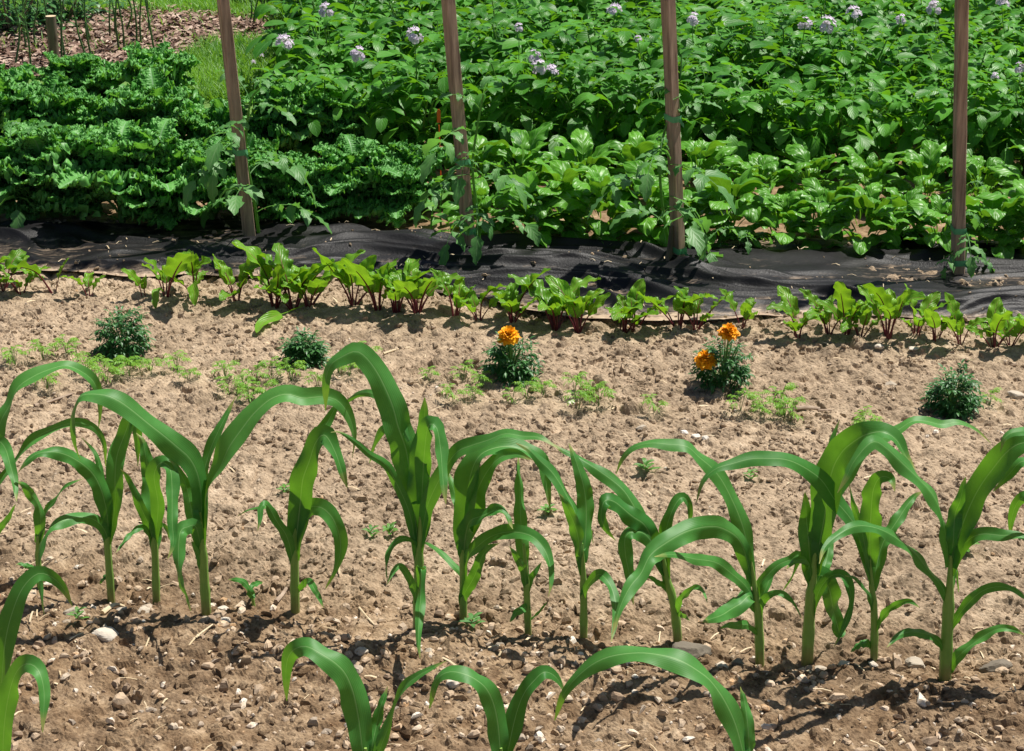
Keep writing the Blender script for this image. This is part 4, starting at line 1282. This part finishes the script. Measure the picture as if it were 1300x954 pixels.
# ------------------------------------------------------------------ potatoes
pot_proto = []
for k in range(5):
    m = MB(); ms = MB()
    for i in range(9):
        a = i * 2.4 + rng.uniform(-.3, .3); rad = .17 * math.sqrt((i + .5) / 9) * 1.25; hh = rng.uniform(.34, .44) * (1.05 - .35 * rad / .2)
        P = catmull([[0, 0, 0], [math.cos(a) * rad * .45, math.sin(a) * rad * .45, hh * .5], [math.cos(a) * rad, math.sin(a) * rad, hh]], 12)
        add_tube(ms, P, np.linspace(.005, .0025, 12), 5)
        for j in range(7):
            f = .30 + .70 * j / 6; q = P[min(int(f * 11), 11)]
            b = a + j * 2.4 + rng.uniform(-.4, .4); L = rng.uniform(.15, .21) * (1.05 - .45 * max(0, f - .8) / .2)
            e = 15 + 50 * max(0, f - .6) / .4 + rng.uniform(-12, 12)
            compound(m, q, b, L, e, e - rng.uniform(35, 70), 3, L * .40, L * .27, 'oval', 6, 4, terminal=1.3, start=.32, rib=.0014, rnd=rng.uniform(.1, .9), fold=.18)
    pot_proto.append((m, ms))
pot_lib = [None] * 5
POT = []
rows = [(6.62, -.62, .30, .92), (7.12, -.72, .32, 1.02), (7.65, -.76, .34, 1.06), (8.25, -.84, .36, 1.06), (8.95, -.9, .4, 1.05), (9.7, -.95, .42, 1.0)]
pots = []
for ri, (Y, x0, st, s) in enumerate(rows):
    x = x0 + (ri % 2) * .1; q = 0
    while x < Y * .30 + .15:
        g = np.array([x + rng.uniform(-.05, .05), Y - .10 * (x + 1) + rng.uniform(-.05, .05), 0])
        root = empty('potato_plant', g, rng.uniform(0, 6)); sc = s * rng.uniform(.9, 1.08); root.scale = (sc, sc, sc)
        tag(root, f'leafy potato plant, {ORD[q]} from left in the {["front", "second", "third", "fourth", "fifth", "rearmost"][ri]} potato row', 'potato plant', 'potato plants in a dense patch')
        k = int(rng.integers(5))
        if pot_lib[k] is None:
            pot_lib[k] = (pot_proto[k][0].build('foliage', M['potato'], root), pot_proto[k][1].build('stem', M['stem'], root))
        else:
            for o in pot_lib[k]: copyobj(o, root)
        pots.append((root, g, sc)); x += st; q += 1
FL = [(414, 13, 1), (361, 55, 1.1), (454, 68, 1), (527, 45, 1.1), (780, 14, 1), (678, 71, .8), (684, 85, 1), (700, 91, .9), (879, 24, .9), (659, 35, .6), (810, 50, .5), (1022, 30, .9), (1050, 31, 1.1), (1084, 17, 1), (1144, 24, .7), (1186, 10, 1), (1272, 4, 1), (1295, 86, .7), (1263, 97, .5)]
fl_lib = []
for k in range(3):
    m = MB()
    for i in range(8):
        a = rng.uniform(0, 2 * PI); el = rng.uniform(-.6, 1.4)
        c = np.array([math.cos(a) * math.cos(el), math.sin(a) * math.cos(el), math.sin(el)]) * .022
        nrm = norm(c + np.array([0, 0, .012])); e1 = norm(np.cross(nrm, [.3, .2, .9])); e2 = np.cross(nrm, e1)
        for j in range(5):
            b = j * 2 * PI / 5; dd = e1 * math.cos(b) + e2 * math.sin(b); ss = np.linspace(0, 1, 5)[:, None]
            add_blade(m, c + dd * ss * .0125 + nrm * ss ** 2 * -.004, np.cross(nrm, dd)[None] * np.ones((5, 1)), np.array([.0015, .0045, .0065, .006, .0012]), 2, fold=.2, rnd=rng.uniform(.2, .9))
        add_tube(m, np.array([c * .98, c + nrm * .006]), np.array([.0022, .001]), 5, rnd=.9)
    fl_lib.append(m)
flo = [None] * 3
for i, (px, py, s) in enumerate(FL):
    g0 = ground(px, py, .44)
    x = g0[0]; Yf = 6.62 - .10 * (x + 1) - .08
    P = g0 if g0[1] > Yf else onplane(px, py, Yf)
    if P[1] > 9.8: P = onplane(px, py, 9.6)
    best = min(pots, key=lambda r: (r[1][0] - P[0]) ** 2 + (r[1][1] - P[1]) ** 2)
    root, g, sc = best
    rz = root.rotation_euler[2]
    d = (P - g) / sc
    loc = (d[0] * math.cos(rz) + d[1] * math.sin(rz), -d[0] * math.sin(rz) + d[1] * math.cos(rz), d[2])
    k = i % 3
    if flo[k] is None: flo[k] = fl_lib[k].build('flower_cluster', M['pot_fl'], root); o = flo[k]
    else: o = copyobj(flo[k], root)
    o.location = loc; o.scale = (s / sc * 1.15,) * 3
    m = MB(); add_tube(m, catmull([np.array([loc[0] * .5, loc[1] * .5, loc[2] * .55]), np.array(loc) * np.array([.9, .9, .85]), np.array(loc)], 8), .0016, 5)
    m.build('flower_stalk', M['stem'], root)


# ------------------------------------------------------------------ tomatoes on the stakes
def tomato_leaf(m, base, az, L, e, drop, rv):
    compound(m, base, az, L, e, e - drop, 3, L * .36, L * .20, 'lance', 9, 4, terminal=1.35, start=.35, rib=.0015, rnd=rv, fold=.2, ruf=.003, rufn=3.2, inpl=.28)


def tomato(base, path, nleaf, label, Lr=(.14, .20)):
    g = ground(*base)
    root = empty('tomato_plant', g); tag(root, label, 'tomato plant', 'tomato plants tied to the stakes')
    P = np.array([onplane(q[0], q[1], g[1] - .03 * (i > 0)) for i, q in enumerate([base] + path)]) - g
    P[0, 2] = -.01
    P = catmull(P, 30)
    m = MB(); add_tube(m, P, np.linspace(.0055, .003, 30), 7); m.build('stem', M['pepper'], root)
    for i in range(nleaf):
        f = .22 + .78 * i / (nleaf - 1); q = P[int(f * 29)]
        az = i * 2.4 + rng.uniform(-.4, .4)
        if 0 < math.sin(az) and rng.random() < .5: az = -az
        m = MB(); tomato_leaf(m, np.zeros(3), az, rng.uniform(*Lr) * (1.1 - .45 * f * (f > .8)), 25 + 35 * (f > .85) + rng.uniform(-15, 15), rng.uniform(50, 95), rng.uniform(.2, .8))
        o = m.build('leaf', M['tomato'], root); o.location = q


tomato((330, 305), [(322, 250), (312, 190), (318, 130), (330, 112)], 11, 'tomato plant climbing the leftmost stake, serrated leaves')
tomato((610, 322), [(606, 270), (600, 210), (608, 150), (614, 120)], 11, 'tomato plant climbing the second stake')
tomato((856, 335), [(842, 270), (838, 200), (850, 150), (870, 140)], 10, 'tomato plant with looping pale stem on the third stake')
tomato((1222, 350), [(1226, 310), (1222, 270), (1228, 235)], 6, 'small tomato plant at the foot of the rightmost stake', (.08, .12))
tomato((14, 276), [(12, 240), (18, 200), (12, 176)], 7, 'tomato plant in front of the kale at the left edge')
tomato((905, 318), [(925, 290), (950, 300), (972, 322)], 5, 'trailing tomato shoot reaching over the fabric right of third stake', (.07, .10))


# small pepper / basil plants at the foot of the kale
def pepper(px, py, h, n, label):
    g = ground(px, py); root = empty('pepper_plant', g, rng.uniform(0, 6)); tag(root, label, 'pepper plant', 'small pepper plants at the kale edge')
    m = MB(); P = catmull([[0, 0, -.01], [.004, 0, h * .5], [0, .006, h]], 8); add_tube(m, P, np.linspace(.004, .002, 8), 6); m.build('stem', M['pepper'], root)
    for i in range(n):
        f = .3 + .7 * i / (n - 1)
        m = MB(); L = rng.uniform(.06, .085)
        leaf_at(m, (0, 0, 0), i * 2.4, L, L * .55, 35, rng.uniform(-60, -20), 'oval', 9, 6, rnd=rng.uniform(.3, .9), fold=.15, ph=1)
        o = m.build('leaf', M['pepper'], root); o.location = P[int(f * 7)]


pepper(463, 278, .22, 9, 'light green pepper plant with holed leaves at the kale edge')
pepper(560, 288, .12, 7, 'short pepper plant left of the second stake foot')
pepper(548, 302, .10, 6, 'small pepper seedling nearest the fabric, left of second stake')
pepper(405, 285, .09, 6, 'yellowish low pepper plant below the kale, left of the peppers')
pepper(1160, 318, .15, 9, 'pepper plant just left of the rightmost stake')
pepper(1030, 305, .12, 7, 'low pepper plant midway between third and rightmost stakes')

# orange plant tag in the spinach
g = ground(560, 232)
root = empty('plant_tag', g)
c = onplane(557, 148, g[1]) - g
m = MB(); hwid = .006
pr = [(-hwid, -.022), (hwid, -.022), (hwid, .018), (hwid * .4, .024), (-hwid * .4, .024), (-hwid, .018)]
V = [[a, -.001, b] for a, b in pr] + [[a, .001, b] for a, b in pr]
Q = [[0, 1, 2, 5], [2, 3, 4, 5], [6, 11, 8, 7], [8, 11, 10, 9]] + [[i, i + 6, (i + 1) % 6 + 6, (i + 1) % 6] for i in range(6)]
m.add(np.array(V) + c, Q); m.build('label_plate', M['tag'], root, smooth=False)
m = MB(); add_tube(m, np.array([[0, 0, -.03], c * .5, c - np.array([0, 0, .03])]), .002, 5); m.build('spike', M['tag'], root)
tag(root, 'small orange plant tag standing among the leaves left of the second stake', 'plant tag')


# ------------------------------------------------------------------ lawn, mulch bed, far plants
def sheet(name, pts, z, mat, label, cat):
    P = np.array(pts, float); c = P.mean(0)
    m = MB(); n = len(P)
    V = np.concatenate([[c], P]); V = np.concatenate([V, np.full((n + 1, 1), z)], 1)
    m.add(V, T=[[0, i + 1, (i + 1) % n + 1] for i in range(n)])
    tag(m.build(name, mat), label, cat, kind='structure')


lx = np.linspace(-3.2, -.95, 14)
front = [(-60, 6.95), (-3.2, 6.95)] + [(x, 6.85 + .08 * math.sin(x * 9)) for x in lx] + [(-1.0, 10.4), (8, 10.2), (60, 10.2), (60, 120), (-60, 120)]
sheet('lawn', front, .018, M['lawn'], 'mown green lawn beyond the vegetable beds', 'lawn')
mp_ = [(-60, 104), (20, 104), (110, 100), (205, 88), (240, 76), (258, 62), (300, 58), (345, 60), (352, 36), (300, 27), (250, 22), (200, 20), (150, 16), (90, 30), (0, 42), (-60, 44)]
sheet('mulch_bed', [ground(*p)[:2] for p in mp_], .022, M['mulch'], 'leaf mulch bed behind the kale', 'mulch')
poly = np.array(mp_, float)


def inside(px, py):
    c = False; n = len(poly)
    for i in range(n):
        x1, y1 = poly[i]; x2, y2 = poly[(i + 1) % n]
        if (y1 > py) != (y2 > py) and px < (x2 - x1) * (py - y1) / (y2 - y1) + x1: c = not c
    return c


m = MB(); k = 0
while k < 5200:
    px, py = rng.uniform(-60, 352), rng.uniform(14, 106)
    if not inside(px + rng.normal(0, 8), py + rng.normal(0, 3)): continue
    k += 1
    g = ground(px, py); g[2] = .026 + rng.random() * .014
    leaf_at(m, g, rng.uniform(0, 6.28), rng.uniform(.02, .06), rng.uniform(.012, .03), rng.uniform(-20, 40), rng.uniform(-50, 20), 'oval', 4, 2, roll=R(rng.uniform(-35, 35)), rnd=rng.uniform(0, 1), fold=.2)
tag(m.build('leaf_litter', M['chips'], smooth=False), 'brown dry leaves and wood chips on the mulch bed', 'leaf litter', kind='stuff')

m = MB(); k = 0
while k < 22000:
    px, py = rng.uniform(-40, 420), rng.uniform(-8, 135)
    if px < 225 and py > 80: continue
    if inside(px + rng.normal(0, 6), py + rng.normal(0, 2.5)) and rng.random() < .965: continue
    g = ground(px, py)
    if px > 300 + 70 and py > 40 and rng.random() < .7: continue
    k += 1
    L = rng.uniform(.05, .10)
    leaf_at(m, g, rng.uniform(0, 6.28), L, rng.uniform(.004, .007), rng.uniform(55, 90), rng.uniform(-10, 60), 'lance', 4, 2, rnd=np.clip(.5 + .5 * vnoise(g[0] * 3, g[1] * 3, 15) + rng.uniform(-.25, .25), 0, 1), fold=.4)
tag(m.build('grass', M['grass']), 'bright grass blades at the edge of the lawn', 'grass', kind='stuff')

# clover flowers on the lawn
for px, py in ((336, 88), (333, 93), (323, 102)):
    g = ground(px, py); root = empty('clover_flower', g); tag(root, {336: 'topmost white clover flower on the grass right of leftmost stake', 333: 'white clover flower just below the topmost one', 323: 'lowest white clover flower, nearest the leftmost stake'}[px], 'flower', 'white clover flowers on the grass')
    m = MB()
    for j in range(22):
        leaf_at(m, (0, 0, .075), j * 2.4, .014, .006, 80 - j * 4, 60 - j * 5, 'lance', 3, 2, rnd=.7)
    m.build('blossom', M['pot_fl'], root)
    m = MB(); add_tube(m, np.array([[0, 0, 0], [.003, 0, .04], [0, 0, .075]]), .0012, 5); m.build('stem', M['stem'], root)

# asparagus stalks
ASP = [(18, 92, -8, 150), (40, 98, -14, 120), (34, 70, -6, 110), (33, 62, 0, 100), (45, 66, -4, 90), (62, 58, -10, 110), (60, 48, -20, 80), (78, 84, -6, 140), (84, 80, -4, 120), (115, 88, -38, 120), (118, 82, -22, 140), (116, 60, -20, 100), (140, 55, -6, 80), (146, 52, -8, 90), (158, 74, -8, 120), (174, 72, -6, 130), (180, 64, -8, 110), (200, 90, -22, 150), (158, 45, 4, 90), (152, 72, -10, 120),
       (190, 50, -4, 100), (323, 40, -4, 70), (333, 38, -6, 80), (340, 34, -8, 70), (315, 38, -2, 70), (346, 28, -10, 60)]
m0 = None
for i, (px, py, lean, hp) in enumerate(ASP):
    g = ground(px, py); root_label = 'thin dark asparagus stalk rising from the mulch bed at upper left' if px < 300 else 'thin asparagus stalk in the mulch right of the leftmost stake'
    top = onplane(px + lean, py - hp, g[1])
    d = top - g
    o = empty('asparagus_stalk', g)
    m = MB(); P = catmull([[0, 0, 0], d * .35 + rng.normal(0, .01, 3), d * .7 + rng.normal(0, .012, 3), d], 14)
    add_tube(m, P, np.linspace(.0052, .0022, 14), 6); m.build('stem', M['weedstem'], o)
    m = MB()
    for j in range(46):
        q = P[int(rng.integers(8, 14))] if j > 10 else P[int(rng.integers(5, 9))]
        leaf_at(m, q, rng.uniform(0, 6.28), rng.uniform(.02, .07), .0022, rng.uniform(10, 70), rng.uniform(0, 60), 'lance', 3, 2, rnd=.3)
    m.build('fern', M['kale'], o)
    tag(o, root_label, 'asparagus', 'asparagus stalks in the mulch bed' if px < 300 else 'asparagus stalks behind the leftmost stake')

# dark bushes at the far left
for bi, (px, py, s, lab) in enumerate(((14, 44, .36, 'dark leafy bush at the top left corner behind the mulch'), (82, 30, .32, 'dark leafy bush right of the top left corner'), (-60, 44, .36, 'dark leafy bush beyond the left edge'), (340, 6, .25, 'low dark bush far behind the leftmost stake'))):
    g = ground(px, py); root = empty('bush', g); tag(root, lab, 'bush', 'dark bushes beyond the mulch')
    m = MB(); ms = MB()
    for i in range(420):
        v = norm(rng.normal(size=3)); v[2] = abs(v[2]); f = rng.random() ** .4 * (1 + .25 * math.sin(5 * math.atan2(v[1], v[0])))
        q = v * f * np.array([s * .9, s * .7, s * 1.1])
        leaf_at(m, q, rng.uniform(0, 6.28), rng.uniform(.04, .08), rng.uniform(.018, .035), rng.uniform(-10, 60), rng.uniform(-60, 0), 'oval', 5, 4, rnd=rng.uniform(0, .8), fold=.15)
    for i in range(8):
        a = i * 2.4; add_tube(ms, catmull([[0, 0, 0], [math.cos(a) * s * .3, math.sin(a) * s * .3, s * .4], [math.cos(a) * s * .5, math.sin(a) * s * .5, s * .9]], 6), np.linspace(.008, .003, 6), 5)
    m.build('crown', M['marigold'], root); ms.build('stem', M['twig'], root)
